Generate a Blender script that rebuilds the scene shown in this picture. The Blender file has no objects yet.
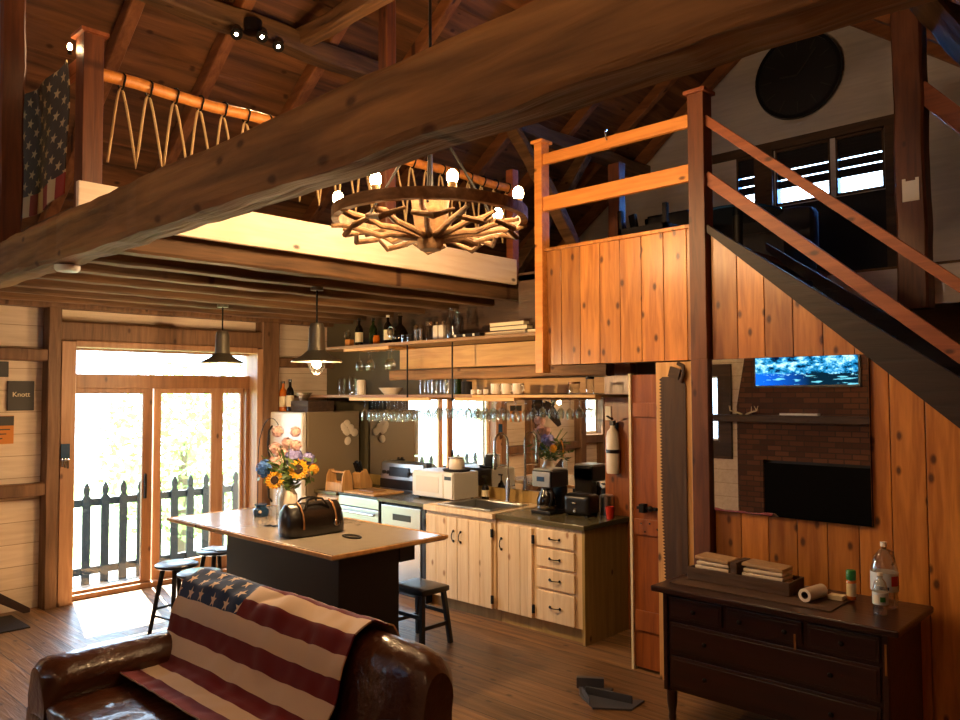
import bpy, bmesh, math, random
from mathutils import Vector, Matrix, noise
random.seed(7)
PI = math.pi
SC = bpy.context.scene
COL = SC.collection
R = math.radians

# ------------------------------------------------------------------ materials
def lin(c):
    return tuple(((v/255)/12.92 if v/255 <= .04045 else ((v/255+.055)/1.055)**2.4) for v in c) + (1,)

class NT:
    def __init__(s, name):
        s.m = bpy.data.materials.new(name); s.m.use_nodes = True
        s.t = s.m.node_tree; s.t.nodes.clear()
        s.out = s.t.nodes.new('ShaderNodeOutputMaterial')
    def n(s, typ, **k):
        o = s.t.nodes.new(typ)
        for a, b in k.items(): setattr(o, a, b)
        return o
    def l(s, a, b): s.t.links.new(a, b)
    def math(s, op, a, b=None, c=None):
        o = s.n('ShaderNodeMath', operation=op)
        for i, v in enumerate((a, b, c)):
            if v is None: continue
            if isinstance(v, (int, float)): o.inputs[i].default_value = v
            else: s.l(v, o.inputs[i])
        return o.outputs[0]
    def mix(s, f, a, b, bt='MIX'):
        o = s.n('ShaderNodeMix', data_type='RGBA', blend_type=bt)
        for i, v in ((0, f), (6, a), (7, b)):
            if isinstance(v, (int, float, tuple)): o.inputs[i].default_value = v
            else: s.l(v, o.inputs[i])
        return o.outputs[2]

def plain(name, rgb, rough=.5, metal=0., spec=.5, bump=0., bscale=40., var=0., coat=0., trans=0.):
    T = NT(name); b = T.n('ShaderNodeBsdfPrincipled'); T.l(b.outputs[0], T.out.inputs[0])
    c = lin(rgb)
    b.inputs['Base Color'].default_value = c; b.inputs['Roughness'].default_value = rough
    b.inputs['Metallic'].default_value = metal; b.inputs['Specular IOR Level'].default_value = spec
    b.inputs['Coat Weight'].default_value = coat; b.inputs['Transmission Weight'].default_value = trans
    g = T.n('ShaderNodeNewGeometry')
    nz = T.n('ShaderNodeTexNoise'); T.l(g.outputs['Position'], nz.inputs['Vector'])
    nz.inputs['Scale'].default_value = bscale; nz.inputs['Detail'].default_value = 4
    if var:
        d = tuple(v*(1-var) for v in c[:3])+(1,)
        T.l(T.mix(nz.outputs[0], d, c), b.inputs['Base Color'])
    if bump:
        bp = T.n('ShaderNodeBump'); bp.inputs['Strength'].default_value = bump; bp.inputs['Distance'].default_value = .01
        T.l(nz.outputs[0], bp.inputs['Height']); T.l(bp.outputs[0], b.inputs['Normal'])
    return T.m

def wood(name, c1, c2, grain='z', across='x', pw=0., knots=.0, rough=.5, bump=.25, gs=1., coat=0., knotc=(60, 28, 10), hv=.35, seam=0.):
    """boards of width pw laid side by side along `across`, grain running along `grain`"""
    T = NT(name); b = T.n('ShaderNodeBsdfPrincipled'); T.l(b.outputs[0], T.out.inputs[0])
    g = T.n('ShaderNodeNewGeometry'); sp = T.n('ShaderNodeSeparateXYZ'); T.l(g.outputs['Position'], sp.inputs[0])
    ax = dict(x=sp.outputs[0], y=sp.outputs[1], z=sp.outputs[2])
    if pw:
        idx = T.math('FLOOR', T.math('DIVIDE', T.math('ADD', ax[across], 50.0), pw))
        wn = T.n('ShaderNodeTexWhiteNoise', noise_dimensions='1D'); T.l(idx, wn.inputs['W']); h = wn.outputs['Value']
    else: h = None
    cb = T.n('ShaderNodeCombineXYZ')
    for i, k in enumerate('xyz'):
        v = T.math('MULTIPLY', ax[k], .09 if k == grain else 1.)
        if k == grain and h is not None: v = T.math('ADD', v, T.math('MULTIPLY', h, 7.3))
        T.l(v, cb.inputs[i])
    n1 = T.n('ShaderNodeTexNoise'); T.l(cb.outputs[0], n1.inputs['Vector'])
    n1.inputs['Scale'].default_value = 22*gs; n1.inputs['Detail'].default_value = 6; n1.inputs['Distortion'].default_value = .6
    n2 = T.n('ShaderNodeTexNoise'); T.l(cb.outputs[0], n2.inputs['Vector']); n2.inputs['Scale'].default_value = 90*gs; n2.inputs['Detail'].default_value = 2
    f = T.math('ADD', T.math('MULTIPLY', n1.outputs[0], 2.3), T.math('MULTIPLY', n2.outputs[0], .4)); f = T.math('SUBTRACT', f, .85)
    cl = T.n('ShaderNodeClamp'); T.l(f, cl.inputs[0])
    col = T.mix(cl.outputs[0], lin(c1), lin(c2))
    if h is not None:
        hf = T.math('ADD', T.math('MULTIPLY', h, hv*1.6), 1-hv)
        hc = T.n('ShaderNodeCombineColor')
        for i in range(3): T.l(hf, hc.inputs[i])
        col = T.mix(1., col, hc.outputs[0], 'MULTIPLY')
    if knots:
        kb = T.n('ShaderNodeCombineXYZ'); v = T.math('MULTIPLY', ax[grain], .55)
        if h is not None: v = T.math('ADD', v, T.math('MULTIPLY', h, 3.1))
        T.l(ax[across], kb.inputs[0]); T.l(v, kb.inputs[1])
        vo = T.n('ShaderNodeTexVoronoi', voronoi_dimensions='2D'); T.l(kb.outputs[0], vo.inputs['Vector']); vo.inputs['Scale'].default_value = 6.5
        vd = T.math('ADD', vo.outputs['Distance'], T.math('MULTIPLY', n1.outputs[0], .05))
        mr = T.n('ShaderNodeMapRange'); T.l(vd, mr.inputs[0])
        mr.inputs[1].default_value = .075; mr.inputs[2].default_value = .15; mr.inputs[3].default_value = 1; mr.inputs[4].default_value = 0
        vr = T.n('ShaderNodeSeparateColor'); T.l(vo.outputs['Color'], vr.inputs[0])
        ok = T.math('LESS_THAN', vr.outputs[0], knots*.75)
        col = T.mix(T.math('MULTIPLY', T.math('MULTIPLY', mr.outputs[0], ok), .85), col, lin(knotc))
    if seam:
        fr_ = T.math('FRACT', T.math('DIVIDE', T.math('ADD', ax[across], 50.0), pw))
        ed = T.math('LESS_THAN', T.math('ABSOLUTE', T.math('SUBTRACT', fr_, .5)), .5-seam/pw)
        col = T.mix(T.math('SUBTRACT', 1., ed), col, lin(knotc))
    T.l(col, b.inputs['Base Color'])
    b.inputs['Roughness'].default_value = rough; b.inputs['Coat Weight'].default_value = coat; b.inputs['Coat Roughness'].default_value = .25
    if bump:
        bp = T.n('ShaderNodeBump'); bp.inputs['Strength'].default_value = bump; bp.inputs['Distance'].default_value = .01
        T.l(f, bp.inputs['Height']); T.l(bp.outputs[0], b.inputs['Normal'])
    return T.m

def emit(name, rgb, s):
    T = NT(name); e = T.n('ShaderNodeEmission'); e.inputs[0].default_value = lin(rgb); e.inputs[1].default_value = s
    T.l(e.outputs[0], T.out.inputs[0]); return T.m

def glassy(name, rgb=(235, 240, 235), a=.25, rough=.03):
    """thin clear glass: mostly see-through with bright reflections"""
    T = NT(name); tr = T.n('ShaderNodeBsdfTransparent'); gl = T.n('ShaderNodeBsdfGlossy')
    tr.inputs[0].default_value = lin(rgb); gl.inputs['Roughness'].default_value = rough
    lw = T.n('ShaderNodeLayerWeight'); lw.inputs[0].default_value = .5
    f = T.math('ADD', T.math('MULTIPLY', lw.outputs['Facing'], .55), a*.5)
    cl = T.n('ShaderNodeClamp'); T.l(f, cl.inputs[0])
    ms = T.n('ShaderNodeMixShader'); T.l(cl.outputs[0], ms.inputs[0]); T.l(tr.outputs[0], ms.inputs[1]); T.l(gl.outputs[0], ms.inputs[2])
    T.l(ms.outputs[0], T.out.inputs[0]); return T.m

def flag_mat(name, red, white, blue, cu=.4, rows=9, colsn=11):
    T = NT(name); b = T.n('ShaderNodeBsdfPrincipled'); T.l(b.outputs[0], T.out.inputs[0])
    uv = T.n('ShaderNodeUVMap'); sp = T.n('ShaderNodeSeparateXYZ'); T.l(uv.outputs[0], sp.inputs[0])
    u, v = sp.outputs[0], sp.outputs[1]
    st = T.math('MODULO', T.math('FLOOR', T.math('MULTIPLY', v, 13.)), 2.)
    col = T.mix(st, lin(red), lin(white))
    can = T.math('MULTIPLY', T.math('LESS_THAN', u, cu), T.math('LESS_THAN', v, 7/13))
    # star lattice, staggered
    gx = T.math('MULTIPLY', T.math('DIVIDE', u, cu), 5.); gy = T.math('MULTIPLY', v, 13/7*4.2)
    def star(ox, oy):
        fx = T.math('SUBTRACT', T.math('FRACT', T.math('ADD', gx, ox)), .5); fy = T.math('SUBTRACT', T.math('FRACT', T.math('ADD', gy, oy)), .5)
        r = T.math('SQRT', T.math('ADD', T.math('MULTIPLY', fx, fx), T.math('MULTIPLY', fy, fy)))
        a = T.math('ARCTAN2', fx, T.math('MULTIPLY', fy, -1.))
        k = 2*PI/5
        am = T.math('ABSOLUTE', T.math('SUBTRACT', T.math('FRACT', T.math('ADD', T.math('DIVIDE', a, k), 10.5)), .5))
        am = T.math('MULTIPLY', am, k)
        # edge of a five-pointed star: tip radius .3, notch radius .115 at 36 degrees
        R0, r1, a1 = .25, .1, PI/5
        tx, ty, nx, ny = R0, 0., r1*math.cos(a1), r1*math.sin(a1)
        A, B = -(ny-ty), (nx-tx); C_ = -(A*tx+B*ty)
        px = T.math('MULTIPLY', r, T.math('COSINE', am)); py = T.math('MULTIPLY', r, T.math('SINE', am))
        s_ = T.math('ADD', T.math('ADD', T.math('MULTIPLY', px, A), T.math('MULTIPLY', py, B)), C_)
        sign = A*0+B*0+C_
        return T.math('GREATER_THAN', s_, 0.) if sign > 0 else T.math('LESS_THAN', s_, 0.)
    s1 = star(0., 0.); s2 = star(.5, .5)
    sm = T.math('MAXIMUM', s1, s2)
    ccol = T.mix(sm, lin(blue), lin(white))
    col = T.mix(can, col, ccol)
    T.l(col, b.inputs['Base Color']); b.inputs['Roughness'].default_value = .9; b.inputs['Specular IOR Level'].default_value = .15
    b.inputs['Sheen Weight'].default_value = .2
    nz = T.n('ShaderNodeTexNoise'); T.l(uv.outputs[0], nz.inputs['Vector']); nz.inputs['Scale'].default_value = 300
    bp = T.n('ShaderNodeBump'); bp.inputs['Strength'].default_value = .25; bp.inputs['Distance'].default_value = .004
    T.l(nz.outputs[0], bp.inputs['Height']); T.l(bp.outputs[0], b.inputs['Normal'])
    return T.m

M = {}
M['floor'] = wood('floor_boards', (92, 66, 44), (158, 118, 80), 'x', 'y', .21, .5, .42, .35, coat=.25, knotc=(50, 30, 18), hv=.4, seam=.004)
M['plank'] = wood('pine_plank', (154, 90, 36), (206, 136, 62), 'z', 'x', .178, .85, .38, .15, coat=.3, knotc=(58, 24, 8), hv=.42)
M['redplank'] = wood('dark_pine_door', (120, 62, 24), (160, 88, 36), 'z', 'x', .3, .5, .4, .15, coat=.2, knotc=(60, 24, 8), hv=.15)
M['rail'] = wood('rail_pine', (190, 116, 50), (224, 148, 72), 'x', 'z', 0, .4, .45, .15)
M['rail_red'] = wood('rail_red_pine', (118, 60, 32), (154, 86, 48), 'x', 'z', 0, .4, .5, .15)
M['post'] = wood('post_cedar', (74, 38, 22), (116, 66, 36), 'z', 'x', 0, .4, .5, .15)
M['palepost'] = wood('pale_board', (190, 140, 84), (222, 174, 112), 'z', 'x', 0, .4, .5, .15)
M['beam'] = wood('hewn_beam', (84, 56, 32), (158, 114, 70), 'x', 'z', 0, .3, .75, .9, gs=.6)
M['beamy'] = wood('old_joist', (66, 46, 28), (126, 90, 56), 'y', 'x', 0, .2, .75, .6, gs=.6)
M['roof'] = wood('roof_boards', (78, 48, 27), (146, 94, 54), 'y', 'x', .21, .4, .8, .6, gs=.5, hv=.45)
M['rafter'] = wood('rafter_wood', (120, 70, 36), (166, 104, 56), 'x', 'y', 0, .3, .7, .5, gs=.6)
M['timber'] = wood('timber_frame', (92, 64, 42), (128, 92, 62), 'z', 'y', 0, .3, .6, .4)
M['fascia'] = wood('pale_fascia', (230, 206, 178), (246, 228, 206), 'y', 'z', 0, .2, .55, .1)
M['header'] = wood('pine_header', (192, 142, 80), (220, 174, 106), 'x', 'z', 0, .3, .5, .15)
M['shelf'] = wood('shelf_wood', (120, 86, 52), (158, 118, 74), 'x', 'y', 0, .3, .5, .2)
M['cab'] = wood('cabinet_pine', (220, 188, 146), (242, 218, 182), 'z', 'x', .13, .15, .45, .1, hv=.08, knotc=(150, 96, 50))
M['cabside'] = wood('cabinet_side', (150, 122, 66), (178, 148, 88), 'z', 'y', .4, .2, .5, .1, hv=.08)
M['wall'] = wood('shiplap_wall', (214, 190, 164), (232, 212, 188), 'y', 'z', .2, .0, .7, .12, hv=.06, seam=.003, knotc=(170, 140, 112))
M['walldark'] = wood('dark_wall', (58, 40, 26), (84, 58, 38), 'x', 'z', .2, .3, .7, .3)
M['gable'] = wood('gable_wall', (196, 186, 182), (214, 204, 198), 'x', 'z', 1.2, 0, .8, .1, hv=.05)
M['olive'] = plain('olive_wall', (92, 84, 62), .6, var=.1, bscale=3)
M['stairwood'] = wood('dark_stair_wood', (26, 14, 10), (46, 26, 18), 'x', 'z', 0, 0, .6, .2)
M['dresser'] = wood('dark_mahogany', (28, 10, 6), (48, 18, 10), 'x', 'z', 0, .2, .32, .1, coat=.3, knotc=(20, 8, 5))
M['island'] = plain('black_paint', (22, 18, 20), .45, var=.2)
M['counter'] = plain('laminate_counter', (92, 84, 58), .25, var=.15, bscale=30)
M['islandtop'] = plain('tile_top', (158, 146, 130), .22, var=.15, bscale=12, bump=.05, coat=.3)
M['steel'] = plain('brushed_steel', (190, 190, 186), .28, 1.)
M['chrome'] = plain('chrome', (225, 222, 214), .12, 1.)
M['white'] = plain('white_enamel', (232, 228, 218), .3)
M['fridgeside'] = plain('grey_enamel', (128, 112, 88), .45)
M['black'] = plain('black_plastic', (16, 14, 14), .3)
M['iron'] = plain('black_iron', (24, 20, 18), .5, .6)
M['mirror'] = plain('mirror_silver', (238, 238, 236), .01, 1.)
M['glass'] = glassy('clear_glass', (254, 255, 252), .12)
M['pane'] = glassy('window_pane', (245, 250, 250), .04)
M['bottleclear'] = glassy('clear_plastic', (225, 220, 210), .3, .05)
M['greenglass'] = plain('green_glass', (34, 52, 22), .1, trans=.3)
M['darkglass'] = plain('dark_glass', (18, 14, 8), .08)
M['amber'] = plain('amber_liquid', (186, 96, 22), .2)
M['label'] = plain('paper_label', (222, 206, 170), .6)
M['paper'] = plain('newspaper', (236, 220, 196), .8, var=.25, bscale=60)
M['paperdark'] = plain('magazine_cover', (196, 160, 118), .6, var=.5, bscale=25)
M['rope'] = plain('rope', (196, 164, 116), .85, bump=.5, bscale=200)
M['leather'] = plain('brown_leather', (74, 38, 19), .3, bump=.9, bscale=16, var=.35, coat=.35)
M['bagleather'] = plain('black_leather', (20, 15, 12), .3, bump=.25, bscale=50, coat=.3)
M['gold'] = plain('tan_leather_trim', (150, 100, 52), .4, .3)
M['brick'] = None
M['picket'] = plain('painted_picket', (10, 24, 34), .6, spec=.2)
M['deck'] = wood('deck_boards', (52, 56, 60), (78, 82, 86), 'y', 'x', .14, 0, .7, .3)
M['grass'] = plain('grass', (150, 170, 110), .9, var=.5, bscale=2)
M['leaf'] = plain('leaves', (150, 184, 110), .6, var=.5, bscale=6)
M['bark'] = plain('bark', (86, 70, 54), .9, bump=.5)
M['mat'] = plain('dark_mat', (30, 22, 20), .9, bump=.4, bscale=150)
M['stool'] = plain('dark_stool_wood', (34, 32, 34), .35, coat=.2)
M['blue'] = plain('blue_ceramic', (30, 60, 92), .25)
M['ceramic'] = plain('white_ceramic', (226, 214, 196), .35)
M['red'] = plain('red_plastic', (176, 40, 22), .4)
M['green'] = plain('green_plastic', (20, 110, 40), .4)
M['sunpetal'] = plain('yellow_petal', (236, 176, 40), .6, var=.2)
M['seed'] = plain('brown_seed', (48, 26, 12), .8)
M['bluepetal'] = plain('blue_petal', (76, 128, 206), .7, var=.3)
M['lilac'] = plain('lilac_petal', (150, 146, 206), .7, var=.3)
M['pink'] = plain('pink_petal', (238, 196, 186), .7, var=.3)
M['greenleaf'] = plain('bouquet_leaf', (88, 112, 48), .6, var=.4)
M['rust'] = wood('rusty_saw_steel', (52, 30, 13), (78, 50, 25), 'z', 'x', 0, 0, .6, .2)
M['greyplastic'] = plain('slate_plastic', (70, 74, 88), .4)
M['clockface'] = plain('clock_face', (30, 26, 26), .5)
M['antler'] = plain('bone', (214, 190, 146), .5)
M['fur'] = plain('dark_fur', (40, 28, 20), .9, bump=.6, bscale=80)
M['bulb'] = emit('warm_bulb', (255, 214, 156), 80)
M['drift'] = wood('driftwood', (104, 74, 48), (158, 120, 80), 'x', 'y', 0, 0, .7, .4)
M['lampmetal'] = plain('galvanised_metal', (118, 112, 98), .4, .7)
M['blind'] = plain('white_slat', (214, 216, 220), .6)
M['matte_black'] = plain('matte_black', (10, 8, 8), .9, spec=.1)
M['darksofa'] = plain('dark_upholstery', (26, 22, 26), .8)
M['sign_orange'] = plain('orange_print', (204, 128, 52), .7)
M['sign_grey'] = plain('slate_board', (58, 54, 50), .6)

def brick_mat():
    T = NT('brick'); b = T.n('ShaderNodeBsdfPrincipled'); T.l(b.outputs[0], T.out.inputs[0])
    g = T.n('ShaderNodeNewGeometry'); sp = T.n('ShaderNodeSeparateXYZ'); T.l(g.outputs['Position'], sp.inputs[0])
    cb = T.n('ShaderNodeCombineXYZ'); T.l(T.math('ADD', sp.outputs[0], sp.outputs[1]), cb.inputs[0]); T.l(sp.outputs[2], cb.inputs[1])
    br = T.n('ShaderNodeTexBrick'); T.l(cb.outputs[0], br.inputs['Vector'])
    br.inputs['Color1'].default_value = lin((70, 38, 24)); br.inputs['Color2'].default_value = lin((104, 62, 38)); br.inputs['Mortar'].default_value = lin((60, 40, 28))
    br.inputs['Scale'].default_value = 1; br.inputs['Brick Width'].default_value = .21; br.inputs['Row Height'].default_value = .075; br.inputs['Mortar Size'].default_value = .008
    T.l(br.outputs[0], b.inputs['Base Color']); b.inputs['Roughness'].default_value = .85
    bp = T.n('ShaderNodeBump'); bp.inputs['Strength'].default_value = .6; bp.inputs['Distance'].default_value = .01; bp.invert = True
    T.l(br.outputs['Fac'], bp.inputs['Height']); T.l(bp.outputs[0], b.inputs['Normal'])
    return T.m
M['brick'] = brick_mat()

def tv_mat():
    T = NT('television_picture'); e = T.n('ShaderNodeEmission'); T.l(e.outputs[0], T.out.inputs[0])
    g = T.n('ShaderNodeNewGeometry'); sp = T.n('ShaderNodeSeparateXYZ'); T.l(g.outputs['Position'], sp.inputs[0])
    mp = T.n('ShaderNodeMapping'); T.l(g.outputs['Position'], mp.inputs[0]); mp.inputs['Scale'].default_value = (5, 1, 9)
    n1 = T.n('ShaderNodeTexNoise'); T.l(mp.outputs[0], n1.inputs['Vector']); n1.inputs['Scale'].default_value = 1.6; n1.inputs['Detail'].default_value = 8; n1.inputs['Roughness'].default_value = .75
    # a bright line of houses across the upper half, blue water on one side, dark shore on the other
    up = T.math('GREATER_THAN', T.math('ADD', sp.outputs[2], T.math('MULTIPLY', n1.outputs[0], .3)), 2.36)
    cr = T.n('ShaderNodeValToRGB'); T.l(n1.outputs[0], cr.inputs[0])
    cr.color_ramp.elements[0].position = .42; cr.color_ramp.elements[0].color = lin((4, 16, 44))
    cr.color_ramp.elements[1].position = .62; cr.color_ramp.elements[1].color = lin((190, 246, 255))
    k = cr.color_ramp.elements.new(.52); k.color = lin((30, 140, 200))
    mr = T.n('ShaderNodeMapRange'); T.l(sp.outputs[0], mr.inputs[0]); mr.inputs[1].default_value = -5.; mr.inputs[2].default_value = -4.2
    low = T.mix(mr.outputs[0], lin((16, 96, 220)), lin((6, 30, 46)))
    mp2 = T.n('ShaderNodeMapping'); T.l(g.outputs['Position'], mp2.inputs[0]); mp2.inputs['Scale'].default_value = (2.4, 1, 18)
    n2 = T.n('ShaderNodeTexNoise'); T.l(mp2.outputs[0], n2.inputs['Vector']); n2.inputs['Scale'].default_value = 1.5; n2.inputs['Detail'].default_value = 5
    low = T.mix(T.math('MULTIPLY', T.math('GREATER_THAN', n2.outputs[0], .6), .7), low, lin((120, 220, 250)))
    col = T.mix(up, low, cr.outputs[0])
    T.l(col, e.inputs[0]); e.inputs[1].default_value = 1.6
    return T.m
M['tv'] = tv_mat()
M['flagcloth'] = flag_mat('flag_blanket', (104, 22, 26), (214, 186, 154), (22, 48, 84), .42)
M['flaghang'] = flag_mat('flag_hanging', (140, 44, 26), (196, 170, 120), (64, 54, 42))

# ------------------------------------------------------------------ mesh helpers
class MB:
    def __init__(s): s.v = []; s.f = []; s.uv = None
    def add(s, vs, fs):
        o = len(s.v); s.v += [tuple(v) for v in vs]; s.f += [tuple(i+o for i in f) for f in fs]; return s
    def box(s, x0, x1, y0, y1, z0, z1, rot=None, piv=None):
        vs = [Vector((x, y, z)) for z in (z0, z1) for y in (y0, y1) for x in (x0, x1)]
        if rot is not None:
            p = Vector(piv) if piv else Vector(((x0+x1)/2, (y0+y1)/2, (z0+z1)/2))
            vs = [rot @ (v-p)+p for v in vs]
        return s.add(vs, [(0, 2, 3, 1), (4, 5, 7, 6), (0, 1, 5, 4), (2, 6, 7, 3), (0, 4, 6, 2), (1, 3, 7, 5)])
    def beam(s, p0, p1, w, h, up=(0, 0, 1)):
        p0, p1 = Vector(p0), Vector(p1); d = (p1-p0).normalized()
        if abs(d.dot(Vector(up))) > .95: up = (0, 1, 0)
        sd = d.cross(Vector(up)).normalized(); u = sd.cross(d)
        vs = [p+sd*a*w/2+u*b*h/2 for p in (p0, p1) for b in (-1, 1) for a in (-1, 1)]
        return s.add(vs, [(0, 1, 3, 2), (4, 6, 7, 5), (0, 4, 5, 1), (2, 3, 7, 6), (0, 2, 6, 4), (1, 5, 7, 3)])
    def rough(s, p0, p1, w, h, n=24, amp=.015, seed=0, up=(0, 0, 1), tone=3.):
        """a hewn timber: rounded-corner section that wanders a little along its length"""
        p0, p1 = Vector(p0), Vector(p1); d = (p1-p0).normalized()
        if abs(d.dot(Vector(up))) > .95: up = (0, 1, 0)
        sd = d.cross(Vector(up)).normalized(); u = sd.cross(d)
        sec = [(-1, -.8), (-.85, -1), (-.3, -1.), (.3, -1), (.85, -1), (1, -.8), (1, -.3), (1, .3), (1, .8), (.85, 1), (.3, 1), (-.3, 1), (-.85, 1), (-1, .8), (-1, .3), (-1, -.3)]
        vs = []
        for i in range(n+1):
            c = p0.lerp(p1, i/n)
            for k, (a, b) in enumerate(sec):
                p = c+sd*a*w/2+u*b*h/2
                q = noise.noise_vector(p*tone+Vector((seed, seed*2.1, 0)))
                vs.append(p+(sd*q.x+u*q.y)*amp*2)
        m = len(sec); fs = [tuple(range(m-1, -1, -1)), tuple(n*m+k for k in range(m))]
        for i in range(n):
            for k in range(m):
                a, b = i*m+k, i*m+(k+1) % m
                fs.append((a, b, b+m, a+m))
        return s.add(vs, fs)
    def cyl(s, p0, p1, r0, r1=None, n=16, cap=True):
        r1 = r0 if r1 is None else r1
        p0, p1 = Vector(p0), Vector(p1); d = (p1-p0).normalized()
        a = d.orthogonal().normalized(); b = d.cross(a)
        vs = [c+(a*math.cos(2*PI*k/n)+b*math.sin(2*PI*k/n))*r for c, r in ((p0, r0), (p1, r1)) for k in range(n)]
        fs = [(k, (k+1) % n, (k+1) % n+n, k+n) for k in range(n)]
        if cap: fs += [tuple(range(n-1, -1, -1)), tuple(range(n, 2*n))]
        return s.add(vs, fs)
    def lathe(s, prof, c=(0, 0, 0), n=20, rot=None):
        c = Vector(c); vs = []
        for r, z in prof:
            for k in range(n):
                v = Vector((max(r, 1e-4)*math.cos(2*PI*k/n), max(r, 1e-4)*math.sin(2*PI*k/n), z))
                if rot is not None: v = rot @ v
                vs.append(v+c)
        fs = []
        for i in range(len(prof)-1):
            for k in range(n):
                a, b = i*n+k, i*n+(k+1) % n
                fs.append((a, b, b+n, a+n))
        if prof[0][0] > 1e-3: fs.append(tuple(range(n-1, -1, -1)))
        if prof[-1][0] > 1e-3: fs.append(tuple((len(prof)-1)*n+k for k in range(n)))
        return s.add(vs, fs)
    def tube(s, pts, r, n=8, cap=True):
        pts = [Vector(p) for p in pts]; rs = r if isinstance(r, (list, tuple)) else [r]*len(pts)
        vs = []; a = None
        for i, p in enumerate(pts):
            d = (pts[min(i+1, len(pts)-1)]-pts[max(i-1, 0)]).normalized()
            if a is None: a = d.orthogonal().normalized()
            a = (a-d*a.dot(d)).normalized(); b = d.cross(a)
            vs += [p+(a*math.cos(2*PI*k/n)+b*math.sin(2*PI*k/n))*rs[i] for k in range(n)]
        fs = []
        for i in range(len(pts)-1):
            for k in range(n):
                q, w = i*n+k, i*n+(k+1) % n
                fs.append((q, w, w+n, q+n))
        if cap: fs += [tuple(range(n-1, -1, -1)), tuple((len(pts)-1)*n+k for k in range(n))]
        return s.add(vs, fs)
    def prism(s, poly, axis, lo, hi):
        """poly: 2-D points in the plane normal to axis; (x,z) for axis y, (y,z) for x, (x,y) for z"""
        def P(a, b, t): return dict(x=(t, a, b), y=(a, t, b), z=(a, b, t))[axis]
        n = len(poly); vs = [P(a, b, lo) for a, b in poly]+[P(a, b, hi) for a, b in poly]
        return s.add(vs, [tuple(range(n)), tuple(range(2*n-1, n-1, -1))]+[(k, k+n, (k+1) % n+n, (k+1) % n) for k in range(n)])
    def sphere(s, c, r, n=12, m=8, sc=(1, 1, 1), rot=None):
        c = Vector(c); vs = []
        for i in range(m+1):
            t = PI*i/m
            for k in range(n):
                v = Vector((max(math.sin(t), 1e-3)*math.cos(2*PI*k/n)*r*sc[0], max(math.sin(t), 1e-3)*math.sin(2*PI*k/n)*r*sc[1], math.cos(t)*r*sc[2]))
                if rot is not None: v = rot @ v
                vs.append(v+c)
        return s.add(vs, [(i*n+k, (i+1)*n+k, (i+1)*n+(k+1) % n, i*n+(k+1) % n) for i in range(m) for k in range(n)])
    def rbox(s, x0, x1, y0, y1, z0, z1, r, n=14, amp=0., fr=6., rot=None):
        c = Vector(((x0+x1)/2, (y0+y1)/2, (z0+z1)/2)); H = Vector(((x1-x0)/2, (y1-y0)/2, (z1-z0)/2))
        r = min(r, *H); I = H-Vector((r, r, r))
        for ax in range(3):
            for sg in (-1, 1):
                vs = []; A, B = (ax+1) % 3, (ax+2) % 3
                for i in range(n+1):
                    for j in range(n+1):
                        p = Vector((0, 0, 0)); p[ax] = sg*H[ax]; p[A] = H[A]*(-1+2*i/n); p[B] = H[B]*(-1+2*j/n)
                        q = Vector([max(-I[k], min(I[k], p[k])) for k in range(3)])
                        d = p-q; p = q+d.normalized()*r if d.length > 1e-9 else p
                        if amp: p = p+d.normalized()*(noise.noise((p+c)*fr)*amp+noise.noise((p+c)*fr*2.7)*amp*.5)
                        if rot is not None: p = rot @ p
                        vs.append(p+c)
                fs = [((i*(n+1)+j), ((i+1)*(n+1)+j), ((i+1)*(n+1)+j+1), (i*(n+1)+j+1)) for i in range(n) for j in range(n)]
                if sg < 0: fs = [f[::-1] for f in fs]
                s.add(vs, fs)
        return s
    def grid(s, fn, nu, nv, thick=.006):
        """a cloth: fn(u,v)->point, given a thickness; keeps u,v as UV"""
        P = [[Vector(fn(i/nu, j/nv)) for j in range(nv+1)] for i in range(nu+1)]
        s.uv = {}
        N = (nu+1)*(nv+1); o = len(s.v); up = []; dn = []
        for i in range(nu+1):
            for j in range(nv+1):
                a = P[min(i+1, nu)][j]-P[max(i-1, 0)][j]; b = P[i][min(j+1, nv)]-P[i][max(j-1, 0)]
                nn = a.cross(b).normalized()
                up.append(P[i][j]+nn*thick/2); dn.append(P[i][j]-nn*thick/2)
        fs = []
        for i in range(nu):
            for j in range(nv):
                a = i*(nv+1)+j; q = (a, a+nv+1, a+nv+2, a+1)
                fs.append(q); fs.append(tuple(k+N for k in q[::-1]))
        rim = [(i, 0) for i in range(nu)]+[(nu, j) for j in range(nv)]+[(i, nv) for i in range(nu, 0, -1)]+[(0, j) for j in range(nv, 0, -1)]
        rim = [i*(nv+1)+j for i, j in rim]
        for k in range(len(rim)):
            a, b = rim[k], rim[(k+1) % len(rim)]
            fs.append((b, a, a+N, b+N))
        s.add(up+dn, fs)
        for k in range(N):
            i, j = divmod(k, nv+1); s.uv[o+k] = s.uv[o+k+N] = (i/nu, j/nv)
        return s

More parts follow.
